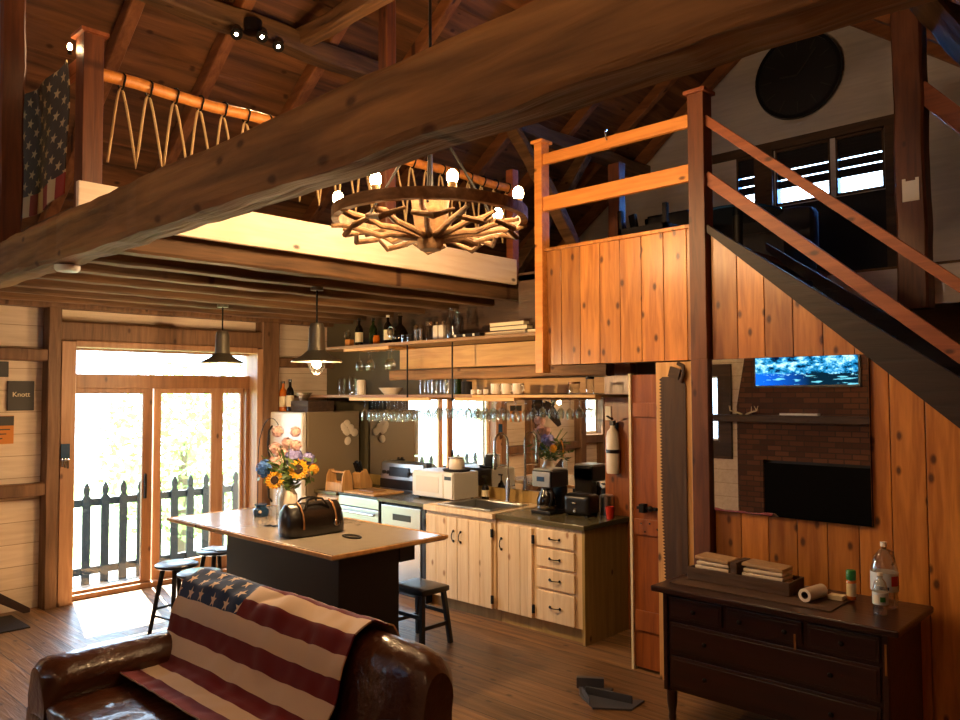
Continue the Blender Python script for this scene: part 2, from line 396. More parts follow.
BASE = {}
def link(name, mb, mat, parent=None, loc=None, bevel=0., smooth=False, subsurf=0):
    me = bpy.data.meshes.new(name)
    off = Vector(BASE.get(parent.name, (0, 0, 0))) if parent else Vector(loc or (0, 0, 0))
    me.from_pydata([Vector(v)-off for v in mb.v], [], mb.f)
    if mb.uv:
        ul = me.uv_layers.new(name='UVMap')
        for l in me.loops: ul.data[l.index].uv = mb.uv.get(l.vertex_index, (0, 0))
    me.validate()
    bm = bmesh.new(); bm.from_mesh(me); bmesh.ops.recalc_face_normals(bm, faces=bm.faces)
    if smooth and not mb.uv: bmesh.ops.remove_doubles(bm, verts=bm.verts, dist=1e-5)
    bm.to_mesh(me); bm.free()
    o = bpy.data.objects.new(name, me); COL.objects.link(o)
    me.materials.append(M[mat] if isinstance(mat, str) else mat)
    if parent: o.parent = parent; BASE[o.name] = tuple(off)
    else: o.location = off; BASE[o.name] = tuple(off)
    if bevel:
        b = o.modifiers.new('bevel', 'BEVEL'); b.width = bevel; b.segments = 2; b.limit_method = 'ANGLE'; b.angle_limit = .7
    if subsurf:
        b = o.modifiers.new('sub', 'SUBSURF'); b.levels = b.render_levels = subsurf
    if smooth:
        for p in me.polygons: p.use_smooth = True
        try: me.set_sharp_from_angle(angle=R(42))
        except Exception: pass
    return o

def tag(o, label=None, cat=None, group=None, kind=None):
    if label: o['label'] = label
    if cat: o['category'] = cat
    if group: o['group'] = group
    if kind: o['kind'] = kind
    return o
def thing(name, label, cat, base, group=None):
    o = bpy.data.objects.new(name, None); COL.objects.link(o); o.location = base; BASE[o.name] = tuple(base)
    o.empty_display_size = .1
    return tag(o, label, cat, group)
def single(name, mb, mat, label, cat, group=None, **k):
    xs = [v[0] for v in mb.v]; ys = [v[1] for v in mb.v]; zs = [v[2] for v in mb.v]
    return tag(link(name, mb, mat, None, ((min(xs)+max(xs))/2, (min(ys)+max(ys))/2, min(zs)), **k), label, cat, group)
def struct(name, mb, mat, **k): return tag(link(name, mb, mat, **k), kind='structure')
def copy_tree(o, parent=None):
    c = o.copy(); COL.objects.link(c)
    if parent: c.parent = parent
    for ch in [x for x in SC.objects if x.parent == o]: copy_tree(ch, c)
    return c
def text(s, size, mat, loc, rot, parent, name='lettering', depth=.001):
    cu = bpy.data.curves.new(name, 'FONT'); cu.body = s; cu.size = size; cu.extrude = depth; cu.align_x = 'CENTER'; cu.align_y = 'CENTER'
    t = bpy.data.objects.new(name, cu); COL.objects.link(t)
    me = bpy.data.meshes.new_from_object(t); bpy.data.objects.remove(t)
    o = bpy.data.objects.new(name, me); COL.objects.link(o); o.parent = parent
    o.location = Vector(loc)-Vector(BASE[parent.name]); o.rotation_euler = rot; me.materials.clear(); me.materials.append(M[mat])
    return o

# ------------------------------------------------------------------ camera
cam = bpy.data.cameras.new('camera'); co = bpy.data.objects.new('camera', cam); COL.objects.link(co)
co.location = (0, 0, 1.95); cam.sensor_width = 36; cam.lens = 788.8/960*36; cam.clip_start = .05
Y_, P_, Ro = R(43.706), R(2.449), R(-.246)
f = Vector((-math.sin(Y_)*math.cos(P_), math.cos(Y_)*math.cos(P_), math.sin(P_)))
r = Vector((math.cos(Y_), math.sin(Y_), 0)); u = r.cross(f)
c_, s_ = math.cos(Ro), math.sin(Ro)
r2, u2 = c_*r+s_*u, -s_*r+c_*u
mw = Matrix((r2, u2, -f)).transposed().to_4x4(); mw.translation = (0, 0, 1.95); co.matrix_world = mw
SC.camera = co

# ------------------------------------------------------------------ the setting
XW = -8.05           # patio wall face
XR, YF, YB = 1.6, -1.6, 9.0
RID, ZR = -3.55, 6.45
def zroof(x): return ZR-.75*abs(x-RID)
struct('floor', MB().box(XW-.2, XR+.1, YF-.1, YB+.1, -.06, 0), 'floor')
# patio wall with the sliding door opening (y 2.80-4.68, z 0-2.41) and a small window (y 0.0-.50)
w = MB(); x0, x1 = XW-.18, XW; zt = zroof(XW)
w.box(x0, x1, YF, 0., 0, zt); w.box(x0, x1, 0., .5, 0, 1.26); w.box(x0, x1, 0., .5, 2.1, zt); w.box(x0, x1, .5, 2.8, 0, zt)
w.box(x0, x1, 2.8, 4.68, 2.41, zt); w.box(x0, x1, 4.68, YB, 0, zt)
struct('wall_left', w, 'wall')
g = MB(); pts = [(XW-.1, 0), (XR+.1, 0), (XR+.1, zroof(XR+.1)), (RID, ZR), (XW-.1, zroof(XW-.1))]
# gable wall with three windows; built as boxes around the openings
def gab(xa, xb, za, zb=None):
    top = lambda x: zroof(x)+.14 if zb is None else zb
    ps = [(xa, za), (xb, za), (xb, top(xb))]
    if zb is None and xa < RID < xb: ps.append((RID, ZR+.14))
    ps.append((xa, top(xa))); g.prism(ps, 'y', YB, YB+.15)
WINS = [(-4.28, -4.04), (-3.8, -3.18), (-3.12, -2.62)]
gab(RID-2.2265, RID+2.2265, 4.78); gab(XW-.1, XR+.1, 0, 4.12)
xs = [XW-.1]+[v for p in WINS for v in p]+[XR+.1]
for i in range(0, len(xs), 2): gab(xs[i], xs[i+1], 4.12, 4.78)
struct('wall_back', g, 'gable')
wr = MB().box(XR, XR+.15, YF, YB, 0, zroof(XR)); struct('wall_right', wr, 'plank')
wf = MB(); wf.box(XW, -6.2, YF-.15, YF, 0, zroof(XW)+1.4); wf.box(-6.2, -5.65, YF-.15, YF, 0, 1.23); wf.box(-6.2, -5.65, YF-.15, YF, 2.2, 4.6)
wf.prism([(-5.65, 0), (XR, 0), (XR, zroof(XR)), (RID, ZR), (-5.65, zroof(-5.65))], 'y', YF-.15, YF)
struct('wall_front', wf, 'wall')
# roof: two slopes of old boards
for sgn, nm in ((-1, 'ceiling_left'), (1, 'ceiling_right')):
    c = MB(); xe = XW-.3 if sgn < 0 else XR+.3
    n = 26
    for i in range(n):
        xa = RID+(xe-RID)*i/n; xb = RID+(xe-RID)*(i+.965)/n; dz = .13+random.random()*.02
        c.prism([(xa, zroof(xa)+dz), (xb, zroof(xb)+dz), (xb, zroof(xb)+dz+.03), (xa, zroof(xa)+dz+.03)], 'y', YF-.3, YB+.3)
    c.prism([(RID, ZR+.17), (xe, zroof(xe)+.17), (xe, zroof(xe)+.2), (RID, ZR+.2)], 'y', YF-.3, YB+.3)
    o = struct(nm, c, 'roof'); o.name = 'ceiling' if sgn < 0 else 'ceiling.001'
# rafters
k = 0
def trim(mb, mat='rafter', label=None, **kw):
    global k; k += 1
    o = struct('trim_%d' % k, mb, mat, **kw)
    if label: o['label'] = label
    return o
for y in (-.95, -.1, .7, 1.53, 2.37, 3.12, 3.96, 4.82, 5.65, 6.5, 7.32, 8.17, 8.9):
    for s in (-1, 1):
        xe = XW-.05 if s < 0 else XR+.05
        trim(MB().rough((xe, y, zroof(xe)+.065), (RID, y, ZR+.065), .1, .13, 14, .008, y), 'rafter', 'sloping rough rafter under the roof boards')
trim(MB().rough((RID, YF, ZR-.02), (RID, YB, ZR-.02), .08, .24, 20, .005, 3), 'roof')
trim(MB().rough((-5.55, YF, 4.86), (-5.55, YB, 4.86), .16, .16, 40, .02, 5, tone=1.5), 'beamy', 'old log purlin carrying the left rafters')
trim(MB().rough((-1.55, YF, 4.86), (-1.55, YB, 4.86), .2, .2, 40, .03, 8, tone=1.5), 'beamy')
for y in (3.62, 6.2): trim(MB().rough((-5.6, y, 4.9), (-1.5, y, 4.92), .12, .14, 16, .02, y, tone=1.5), 'beam', 'rough collar tie across the roof')
# braces in the roof seen over the loft rail
trim(MB().rough((-5.5, 6.25, 4.85), (-4.6, 6.25, 3.3), .12, .12, 10, .015, 1), 'beam')
trim(MB().rough((-6.9, 7.6, 3.2), (-5.5, 7.6, 4.8), .12, .14, 10, .015, 1), 'beam')
# the big hewn tie beam crossing the room
trim(MB().rough((XW, 1.42, 2.73), (XR, 1.42, 2.73), .15, .225, 90, .0055, 11, tone=6), 'beam', 'huge hewn tie beam crossing the room above the sofa')
# far left tall post standing on the loft edge
trim(MB().rough((-5.2, 1.4, 2.83), (-5.2, 1.4, zroof(-5.2)), .2, .13, 20, .005, 2), 'post', 'tall dark post standing on the big beam at the left edge')
trim(MB().rough((-4.6, 3.8, 3.0), (-4.6, 3.8, zroof(-4.6)), .1, .1, 10, .003, 4), 'post', 'slim post rising through the rope railing to the roof')
# post at the edge of the rear loft, with a paper pinned on
trim(MB().rough((-1.79, 6.85, 2.6), (-1.79, 6.85, zroof(-1.79)), .22, .2, 20, .006, 6), 'post', 'dark square post at the right beyond the stair rails')
# timber frame on the patio wall
def tim(y0, y1, z0, z1, mat='timber', px=XW+.14):
    d = 'y' if (y1-y0) > (z1-z0) else 'z'
    if d == 'y': m = MB().rough((XW+.06, y0, (z0+z1)/2), (XW+.06, y1, (z0+z1)/2), .16, z1-z0, 16, .004, y0+z0)
    else: m = MB().rough((XW+.065, (y0+y1)/2, z0), (XW+.065, (y0+y1)/2, z1), y1-y0, .17, 16, .004, y0, up=(1, 0, 0))
    return trim(m, mat)
tim(2.50, 2.62, 0, 2.77); tim(4.72, 4.95, 0, 2.77); tim(2.62, 4.72, 2.47, 2.65)
for a, b in ((YF, .0), (.5, 1.72), (1.92, 2.5)):
    tim(a, b, 2.27, 2.38); tim(a, b, 1.035, 1.15)
tim(1.72, 1.92, 0, 2.77); tim(.5, .64, 0, 2.77); tim(-.14, 0, 0, 2.77)
tim(0, .5, 1.1, 1.25); tim(0, .5, 2.1, 2.27)
tim(4.95, 5.7, 2.27, 2.38)
tim(YF, 5.7, 2.77, 2.94)
# loft floor slabs
for nm, (a, b, c, d) in zip(('ceiling.002', 'ceiling.003', 'ceiling.004'), ((XW, -4.56, 1.55, YB), (-4.56, -2.5, 5.2, YB), (-2.5, XR, 7.0, YB))):
    m = MB().box(a, b, c, d, 2.93, 2.98)
    if nm == 'ceiling.003': m.box(-3.92, -2.5, 4.84, 5.2, 2.93, 2.98)
    o = struct(nm, m, 'beamy')
for x in (-7.55, -7.08, -6.6, -6.1, -5.6, -5.12, -4.66):
    trim(MB().rough((x, 1.56, 2.855), (x, 5.68, 2.855), .12, .15, 24, .006, x), 'beamy', 'ceiling joist under the left loft')
for x in (-4.2, -3.75, -3.3, -2.85): trim(MB().rough((x, 5.25, 2.855), (x, 5.68, 2.855), .1, .15, 6, .004, x), 'beamy')
# pale fascia boards on the loft edges
trim(MB().box(-4.54, -4.5, 1.56, 5.18, 2.9, 3.12), 'fascia', 'wide pale fascia board along the edge of the left loft', bevel=.004)
trim(MB().box(-3.6, XR, 6.94, 6.98, 2.64, 2.95), 'gable', 'pale fascia board of the far loft beyond the stairs', bevel=.004)
trim(MB().box(-4.5, -3.94, 5.2, 5.24, 2.45, 3.0), 'walldark')
# kitchen back wall (y 5.7), light pine strip, dark boards above
kw = MB().box(XW, -3.62, 5.7, 5.8, 0, 2.93); struct('wall_kitchen', kw, 'olive').name = 'wall_middle'
trim(MB().box(-7.2, -3.95, 5.5, 5.66, 2.44, 2.93), 'walldark', 'dark boards above the bottle shelf')
trim(MB().box(-6.35, -3.94, 5.42, 5.47, 2.21, 2.42), 'header', 'long pine header board under the bottle shelf', bevel=.003)
trim(MB().rough((-6.3, 5.3, 2.14), (-3.62, 5.3, 2.14), .12, .1, 20, .006, 3), 'beam', 'rough beam under the loft over the lower shelf')
trim(MB().box(-5.6, -3.66, 5.66, 5.7, 1.95, 2.09), 'header')
trim(MB().box(-3.9, -3.64, 5.62, 5.7, 0, 2.6), 'redplank', 'dark board at the right end of the kitchen')
trim(MB().box(-7.26, -3.95, 5.67, 5.7, .93, 1.04), 'cabside', 'low wooden backsplash')
# room behind the batten door, plank wall
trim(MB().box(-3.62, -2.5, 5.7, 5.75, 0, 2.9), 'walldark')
def planks(mb, xa, xb, zb, zt, y0, y1, pw=.178, off=0.):
    i = math.floor((xa+50)/pw)
    while i*pw-50 < xb-1e-6:
        a = max(xa, i*pw-50)+.0025; b = min(xb, (i+1)*pw-50)-.0025
        if b-a > .01:
            za, zc = (zt(a), zt(b)) if callable(zt) else (zt, zt)
            mb.prism([(a, zb), (b, zb), (b, zc), (a, za)], 'y', y0, y1-random.random()*.002)
        i += 1
    return mb
m = planks(MB(), -3.86, -2.6, 2.17, 3.06, 4.8, 4.83); m.box(-3.86, -2.6, 4.83, 4.85, 2.18, 3.05)
m.box(-3.94, -2.6, 4.78, 4.87, 3.06, 3.085)
struct('wall_loft', m, 'plank', bevel=.002).name = 'wall_center'
low = lambda x: 3.03-.87*(x+2.51)
m = planks(MB(), -2.48, .85, 0, low, 4.8, 4.83)
struct('wall_stair', m, 'plank', bevel=.002).name = 'wall_near'
m = MB(); m.prism([(-2.48, 0), (.9, 0), (-2.48, 3.0)], 'y', 4.84, 4.85); struct('wall_x', m, 'walldark').name = 'wall_near.001'
trim(MB().box(-2.6, -2.48, 4.74, 4.88, 0, 2.17), 'post', 'dark post carrying the corner of the loft', bevel=.004)
trim(MB().box(-2.895, -2.6, 4.79, 4.82, 0, 2.16), 'palepost', 'pale board behind the big saw', bevel=.003)
trim(MB().rough((-3.94, 4.9, 2.22), (-2.5, 4.9, 2.22), .1, .1, 10, .003, 3), 'walldark')

# ---- stairs
st = thing('staircase', 'dark wooden staircase rising behind the plank wall to the loft', 'staircase', (-.8, 5.2, 0))
up_ = lambda x: 3.05-.72*(x+2.48)
for y in (4.76, 5.66):
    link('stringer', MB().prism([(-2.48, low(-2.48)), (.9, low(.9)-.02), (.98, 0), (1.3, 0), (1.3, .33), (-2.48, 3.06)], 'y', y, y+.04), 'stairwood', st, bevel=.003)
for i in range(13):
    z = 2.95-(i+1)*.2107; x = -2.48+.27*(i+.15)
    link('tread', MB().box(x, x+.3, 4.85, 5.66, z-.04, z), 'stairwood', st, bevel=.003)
hr = thing('stair_handrail', 'reddish pine handrail with two rails sloping down along the stairs', 'handrail', (-.8, 4.8, 0))
link('top_rail', MB().beam((-2.5, 4.8, 3.775), (1.0, 4.8, .75), .045, .06), 'rail_red', hr, bevel=.003)
link('middle_rail', MB().beam((-2.5, 4.8, 3.385), (1.0, 4.8, .40), .04, .08), 'rail_red', hr, bevel=.003)
link('newel_post', MB().box(.95, 1.04, 4.76, 4.85, 0, .95), 'post', hr, bevel=.004)
trim(MB().beam((-1.72, 6.82, 4.33), (-.55, 6.82, 2.98), .08, .14), 'rail_red', 'dark red diagonal brace running down from the square post beyond the stairs', bevel=.004)

# ---- loft railing above the plank wall
lr = thing('loft_railing', 'orange pine railing of two rails on top of the plank loft wall', 'railing', (-3.2, 4.8, 2.1))
link('corner_post', MB().box(-3.945, -3.87, 4.755, 4.85, 2.11, 3.92), 'rail', lr, bevel=.003)
link('post_cap', MB().box(-3.965, -3.85, 4.735, 4.87, 3.92, 3.945), 'rail', lr, bevel=.003)
link('corner_post', MB().box(-2.6, -2.485, 4.745, 4.865, 2.17, 3.95), 'post', lr, bevel=.003)
link('post_cap', MB().box(-2.62, -2.465, 4.725, 4.885, 3.95, 3.975), 'rail_red', lr, bevel=.003)
link('top_rail', MB().box(-3.87, -2.6, 4.77, 4.81, 3.745, 3.83), 'rail', lr, bevel=.004)
link('middle_rail', MB().box(-3.87, -2.6, 4.77, 4.81, 3.375, 3.49), 'rail', lr, bevel=.004)
hk = MB().tube([(-3.26, 4.765, 3.80), (-3.26, 4.745, 3.82), (-3.26, 4.74, 3.86), (-3.26, 4.76, 3.88)], .008)
link('hook', hk, 'chrome', lr)
lr2 = thing('inner_loft_railing', 'far loft railing post seen between the orange rails', 'railing', (-4.05, 6.05, 2.98))
link('post', MB().box(-4.1, -3.98, 6.0, 6.1, 2.98, 4.05), 'post', lr2, bevel=.003)

# ---- rope railing on the left loft
rr = thing('rope_railing', 'rope railing with zigzag ropes hung from a peeled pole along the left loft', 'railing', (-4.62, 3.3, 2.98))
link('post', MB().box(-4.69, -4.57, 1.6, 1.71, 2.98, 3.98), 'post', rr, bevel=.004)
link('post_cap', MB().box(-4.72, -4.55, 1.58, 1.73, 3.98, 4.0), 'rail_red', rr)
link('pole', MB().tube([(-4.62, 1.66+i*.24, 3.78+.008*math.sin(i*1.7)) for i in range(16)], .036, 10), 'rail', rr, smooth=True)
link('post', MB().box(-4.66, -4.58, 5.22, 5.3, 2.98, 3.95), 'rail_red', rr, bevel=.004)
per = .16; n_ = 22; pts = []
for i in range(n_*12+1):
    t = i/12; fr_ = t % 1; y = 1.75+per*t; h_ = 1.3-math.sqrt((2*fr_-1)**2+.09)
    # legs lean past each other so neighbouring loops cross near the floor
    pts.append((-4.62+.015*math.cos(2*PI*fr_), y, 3.12+.62*h_))
m = MB().tube(pts, .008, 6)
link('rope', m, 'rope', rr, smooth=True)
for i in range(n_):
    c = Vector((-4.62, 1.83+i*per, 3.775))
    link('tie_ring', MB().tube([c+Vector((math.cos(a)*.045, .004*math.sin(3*a), math.sin(a)*.045)) for a in [2*PI*q/12 for q in range(13)]], .006, 6), 'iron', rr, smooth=True)
m = MB().beam((-5.9, 1.66, 3.86), (-4.73, 1.66, 3.86), .05, .08)
single('loft_end_rail', m, 'rail_red', 'dark rail between two posts behind the hanging flag', 'railing', bevel=.003)
def hang(u_, v_):
    # hung so the stripes run downwards; u goes down, v across
    x = -5.56+.77*(1-v_); top = 3.88-.03*math.sin(v_*3)
    return (x+.01*math.sin(u_*9), 1.585+.010*math.sin(v_*11+u_*2)+.012*math.sin(u_*5), top-.78*u_-.03*v_*u_)
fl = MB().grid(hang, 40, 44, .006)
for q in list(fl.uv): fl.uv[q] = (fl.uv[q][0]*.5, fl.uv[q][1]*.535)
single('hanging_flag', fl, flag_mat('flag_on_loft', (140, 40, 26), (196, 168, 120), (62, 52, 42), .42), 'faded stars and stripes flag hanging between two posts at the upper left', 'flag', smooth=True)

# ---- outside: deck, railing, trees
struct('deck', MB().box(-9.9, XW-.2, 1.0, 7, -.2, -.08), 'deck').name = 'floor.001'
struct('ground', MB().box(-40, -9.9, -20, 40, -1.6, -1.5), 'grass').name = 'floor.002'
pf = thing('deck_railing', 'blue-grey picket railing with pointed finials on the deck outside the glass door', 'railing', (-9, 4, -.08))
link('top_rail', MB().box(-9.05, -8.99, 1.2, 6.8, .75, .83), 'picket', pf, bevel=.004)
link('bottom_rail', MB().box(-9.05, -8.99, 1.2, 6.8, .02, .1), 'picket', pf, bevel=.004)
for i in range(28):
    y = 1.3+i*.195; m = MB().box(-8.99, -8.965, y-.042, y+.042, -.08, .84)
    m.prism([(y-.042, .84), (y-.022, .87), (y-.03, .9), (y-.034, .935), (y-.02, .975), (y, 1.01), (y+.02, .975), (y+.034, .935), (y+.03, .9), (y+.022, .87), (y+.042, .84)], 'x', -8.99, -8.965)
    link('picket', m, 'picket', pf)
def tree(x, y, h, rad, n, label):
    t = thing('leafy_tree', label, 'tree', (x, y, -1.5), 'trees outside the patio door')
    link('trunk', MB().tube([(x, y, -1.5), (x+.1, y, 0), (x, y+.1, h*.6-1.5)], [.16, .12, .06], 10), 'bark', t)
    m = MB(); rnd = random.Random(int(x*7+y*13))
    for _ in range(n):
        a = Vector((rnd.gauss(0, 1), rnd.gauss(0, 1), rnd.gauss(0, 1))).normalized()*rad*rnd.random()**.4
        c = Vector((x, y, h*.55-1.5))+Vector((a.x, a.y, a.z*1.15))
        d1 = Vector((rnd.uniform(-1, 1), rnd.uniform(-1, 1), rnd.uniform(-1, 1))).normalized(); d2 = d1.orthogonal().normalized()
        s = rnd.uniform(.06, .13)
        m.add([c-d1*s, c-d2*s*.5, c+d1*s, c+d2*s*.5], [(0, 1, 2, 3)])
    link('foliage', m, 'leaf', t)
tree(-16, 3.2, 4.0, 1.5, 1500, 'round leafy tree outside, seen through the left door pane')
tree(-15.5, 7.4, 4.2, 1.6, 1500, 'taller leafy tree outside, seen through the right door pane')
tree(-18.5, 12.0, 5.2, 1.9, 1500, 'far leafy tree outside, hidden in glare beside the door frame')

# ---- sliding door and transom
M['doorwood'] = wood('door_wood', (118, 78, 48), (150, 104, 66), 'z', 'y', 0, .2, .45, .15)
M['casing'] = wood('door_casing', (148, 106, 74), (176, 134, 98), 'z', 'y', 0, .2, .5, .15)
d = MB(); 
d.box(XW-.1, XW+.15, 2.62, 2.745, 0, 2.46); d.box(XW-.1, XW+.15, 4.66, 4.73, 0, 2.46); d.box(XW-.1, XW+.15, 2.745, 4.66, 2.41, 2.47)
struct('trim_900', d, 'casing', bevel=.004).name = 'trim_%d' % (k+1); k += 1
dr = struct('door_1', MB().box(XW-.14, XW-.02, 2.745, 4.66, 2.02, 2.16).box(XW-.16, XW+.02, 2.745, 4.66, -.0, .05).box(XW-.14, XW-.02, 2.745, 2.79, .05, 2.02).box(XW-.14, XW-.02, 4.62, 4.66, .05, 2.02), 'doorwood', bevel=.004)
dr['label'] = 'wooden sliding patio door with glass panels and a transom above'
BASE[dr.name] = (0, 0, 0)
def panel(y0, y1, x, br, mat, sl=.07, sr=.07):
    m = MB().box(x-.02, x+.02, y0, y0+sl, .05, 2.02).box(x-.02, x+.02, y1-sr, y1, .05, 2.02).box(x-.02, x+.02, y0+sl, y1-sr, .05, br).box(x-.02, x+.02, y0+sl, y1-sr, 1.965, 2.02)
    p = link('door_panel', m, mat, dr, bevel=.003)
    link('glass_pane', MB().box(x-.003, x+.003, y0+sl, y1-sr, br, 1.965), 'pane', p)
    return p
p = panel(2.79, 3.56, XW-.05, .08, 'doorwood', .01, .1)
link('door_handle', MB().box(XW-.03, XW+.0, 3.475, 3.5, .9, 1.15), 'iron', p, bevel=.004)
panel(3.6, 4.34, XW-.11, .2, 'casing', .08, .1)
panel(4.34, 4.62, XW-.11, .2, 'casing', .04, .03)
wn = struct('window_1', MB().box(XW-.12, XW-.04, 2.745, 4.66, 2.13, 2.16).box(XW-.12, XW-.04, 2.745, 4.66, 2.39, 2.41), 'casing')
link('window_pane', MB().box(XW-.09, XW-.084, 2.745, 4.66, 2.16, 2.39), 'pane', wn)
# small window on the patio wall, only met in the kitchen mirror
wn = struct('window_2', MB().box(XW-.1, XW+.0, 0, .03, 1.26, 2.1).box(XW-.1, XW, .47, .5, 1.26, 2.1).box(XW-.1, XW, .03, .47, 1.26, 1.3).box(XW-.1, XW, .03, .47, 2.06, 2.1).box(XW-.08, XW-.04, .24, .26, 1.3, 2.06).box(XW-.08, XW-.04, .03, .47, 1.66, 1.69), 'white')
link('window_pane', MB().box(XW-.07, XW-.065, .03, .47, 1.3, 2.06), 'pane', wn)
# window by the fireplace, met in the wall mirror
wn = struct('window_3', MB().box(-6.2, -6.17, YF-.1, YF, 1.23, 2.2).box(-5.68, -5.65, YF-.1, YF, 1.23, 2.2).box(-6.17, -5.68, YF-.1, YF, 1.23, 1.26).box(-6.17, -5.68, YF-.1, YF, 2.17, 2.2), 'white')
link('window_pane', MB().box(-6.17, -5.68, YF-.08, YF-.075, 1.26, 2.17), 'pane', wn)
m = MB()
for i in range(26):
    z = 1.28+i*.034; m.box(-6.16, -5.69, YF-.06, YF-.03, z, z+.004, Matrix.Rotation(.5, 3, 'X'))
link('blind', m, 'blind', wn)
trim(MB().box(-5.65, -5.44, YF, YF+.05, .96, 2.38).box(-6.4, -6.2, YF, YF+.05, .96, 2.38).box(-6.2, -5.65, YF, YF+.05, 2.2, 2.38).box(-6.2, -5.65, YF, YF+.05, .96, 1.23), 'walldark')
# gable windows
for i, (a, b) in enumerate(WINS):
    z0, z1 = 4.12, 4.78
    wn = struct('window_%d' % (4+i), MB().box(a, a+.02, YB-.01, YB+.1, z0, z1).box(b-.02, b, YB-.01, YB+.1, z0, z1).box(a, b, YB-.01, YB+.1, z0, z0+.03).box(a, b, YB-.01, YB+.1, z1-.03, z1), 'walldark')
    link('window_pane', MB().box(a, b, YB+.06, YB+.065, z0, z1), 'pane', wn)
    m = MB(); q = 12
    for j in range(q): m.box(a+.02, b-.02, YB+.02, YB+.025, z0+.2+j*.036, z0+.2+j*.036+(.037 if j not in (2, 5) else .022), Matrix.Rotation(-.1, 3, 'X'))
    link('blind', m, 'darksofa', wn)
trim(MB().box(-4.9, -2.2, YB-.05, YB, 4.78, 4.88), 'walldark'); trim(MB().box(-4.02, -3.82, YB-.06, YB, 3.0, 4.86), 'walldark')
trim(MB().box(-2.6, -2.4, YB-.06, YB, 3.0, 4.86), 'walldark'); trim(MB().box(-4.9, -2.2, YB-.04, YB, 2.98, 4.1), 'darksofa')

# ------------------------------------------------------------------ kitchen
def handle_bar(mb, x, y, z, w=.05, vert=False):
    pts = []
    for i in range(9):
        t = -1+i/4; q = .018*(1-t*t)
        pts.append((x, y-.012-q, z+t*w) if vert else (x+t*w, y-.012-q, z))
    mb.tube(pts, .0045, 6)
    for t in (-1, 1):
        c = (x, y-.006, z+t*w) if vert else (x+t*w, y-.006, z)
        mb.sphere(c, .012, 8, 5, (1, .7, 1))
    return mb
fr = thing('refrigerator', 'tall refrigerator with bright white doors and grey side behind the flowers', 'refrigerator', (-7.65, 5.2, 0))
link('body', MB().box(-7.96, -7.27, 4.9, 5.6, .03, 1.76), 'fridgeside', fr, bevel=.01)
link('lower_door', MB().box(-7.96, -7.275, 4.83, 4.89, .06, 1.18), 'white', fr, bevel=.015)
link('freezer_door', MB().box(-7.96, -7.275, 4.83, 4.89, 1.2, 1.755), 'white', fr, bevel=.015)
link('handle', MB().tube([(-7.86, 4.83, .75), (-7.86, 4.79, .8), (-7.86, 4.78, 1.0), (-7.86, 4.79, 1.12), (-7.86, 4.83, 1.16)], .012, 8), 'black', fr, smooth=True)
link('handle', MB().tube([(-7.86, 4.83, 1.22), (-7.86, 4.79, 1.27), (-7.86, 4.775, 1.4), (-7.86, 4.79, 1.55), (-7.86, 4.83, 1.6)], .012, 8), 'black', fr, smooth=True)
m = MB(); rn = random.Random(3)
for i in range(9):
    c = (-7.255, 5.46+rn.uniform(-.09, .09), 1.52+rn.uniform(-.1, .1)); m.sphere(c, .045, 8, 6, (.25, 1, 1.1), Matrix.Rotation(rn.uniform(0, 3), 3, 'X'))
single('hanging_cloth', m, 'ceramic', 'small bunch of white cloth pinned on the grey refrigerator side', 'cloth', smooth=True)
# little counter left of the range
cb = thing('base_cabinet', 'narrow counter cabinet between the refrigerator and the range', 'cabinet', (-7.05, 5.3, 0))
link('body', MB().box(-7.25, -6.86, 5.02, 5.66, .1, .885), 'cab', cb)
link('countertop', MB().box(-7.26, -6.855, 4.98, 5.66, .885, .92), 'counter', cb, bevel=.003)
link('door', MB().box(-7.23, -6.88, 5.0, 5.02, .14, .86), 'cab', cb, bevel=.003)
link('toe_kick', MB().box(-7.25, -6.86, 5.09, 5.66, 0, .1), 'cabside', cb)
# range
rg = thing('range_cooker', 'stainless steel range with black cooktop under a wooden board', 'stove', (-6.5, 5.3, 0))
link('body', MB().box(-6.85, -6.17, 5.04, 5.64, .02, .9), 'black', rg, bevel=.004)
link('cooktop', MB().box(-6.85, -6.17, 5.0, 5.6, .9, .92), 'black', rg, bevel=.004)
link('control_panel', MB().box(-6.84, -6.18, 5.0, 5.04, .8, .895), 'steel', rg, bevel=.004)
dd = link('oven_door', MB().box(-6.84, -6.18, 5.0, 5.04, .24, .79), 'steel', rg, bevel=.006)
link('oven_window', MB().box(-6.74, -6.28, 4.995, 5.0, .35, .66), 'black', dd)
link('handle', MB().cyl((-6.8, 4.965, .745), (-6.22, 4.965, .745), .012, n=10).cyl((-6.78, 5., .745), (-6.78, 4.965, .745), .008).cyl((-6.24, 5., .745), (-6.24, 4.965, .745), .008), 'chrome', dd, smooth=True)
link('storage_drawer', MB().box(-6.84, -6.18, 5.0, 5.04, .06, .22), 'steel', rg, bevel=.006)
bg = link('backguard', MB().prism([(5.64, .92), (5.56, .92), (5.59, 1.2), (5.64, 1.22)], 'x', -6.85, -6.17), 'steel', rg, bevel=.004)
link('display', MB().box(-6.7, -6.38, 5.565, 5.572, 1.06, 1.16, Matrix.Rotation(-.107, 3, 'X')), 'black', bg)
for i in range(4): link('knob', MB().cyl((-6.78+.07*i if i < 2 else -6.43+.07*(i-1.2), 5.575, 1.1), (-6.78+.07*i if i < 2 else -6.43+.07*(i-1.2), 5.55, 1.1), .02, n=12), 'black', bg, smooth=True)
link('coil', MB().box(-6.84, -6.18, 5.555, 5.56, .93, 1.03), 'black', bg)
sb = thing('stove_cover_board', 'pale wooden board with a raised batten lying over the cooktop', 'board', (-6.45, 5.2, .92))
link('board', MB().box(-6.78, -6.28, 5.02, 5.42, .921, .941), 'palepost', sb, bevel=.004)
link('batten', MB().box(-6.66, -6.42, 5.12, 5.3, .941, .955), 'shelf', sb, bevel=.003)
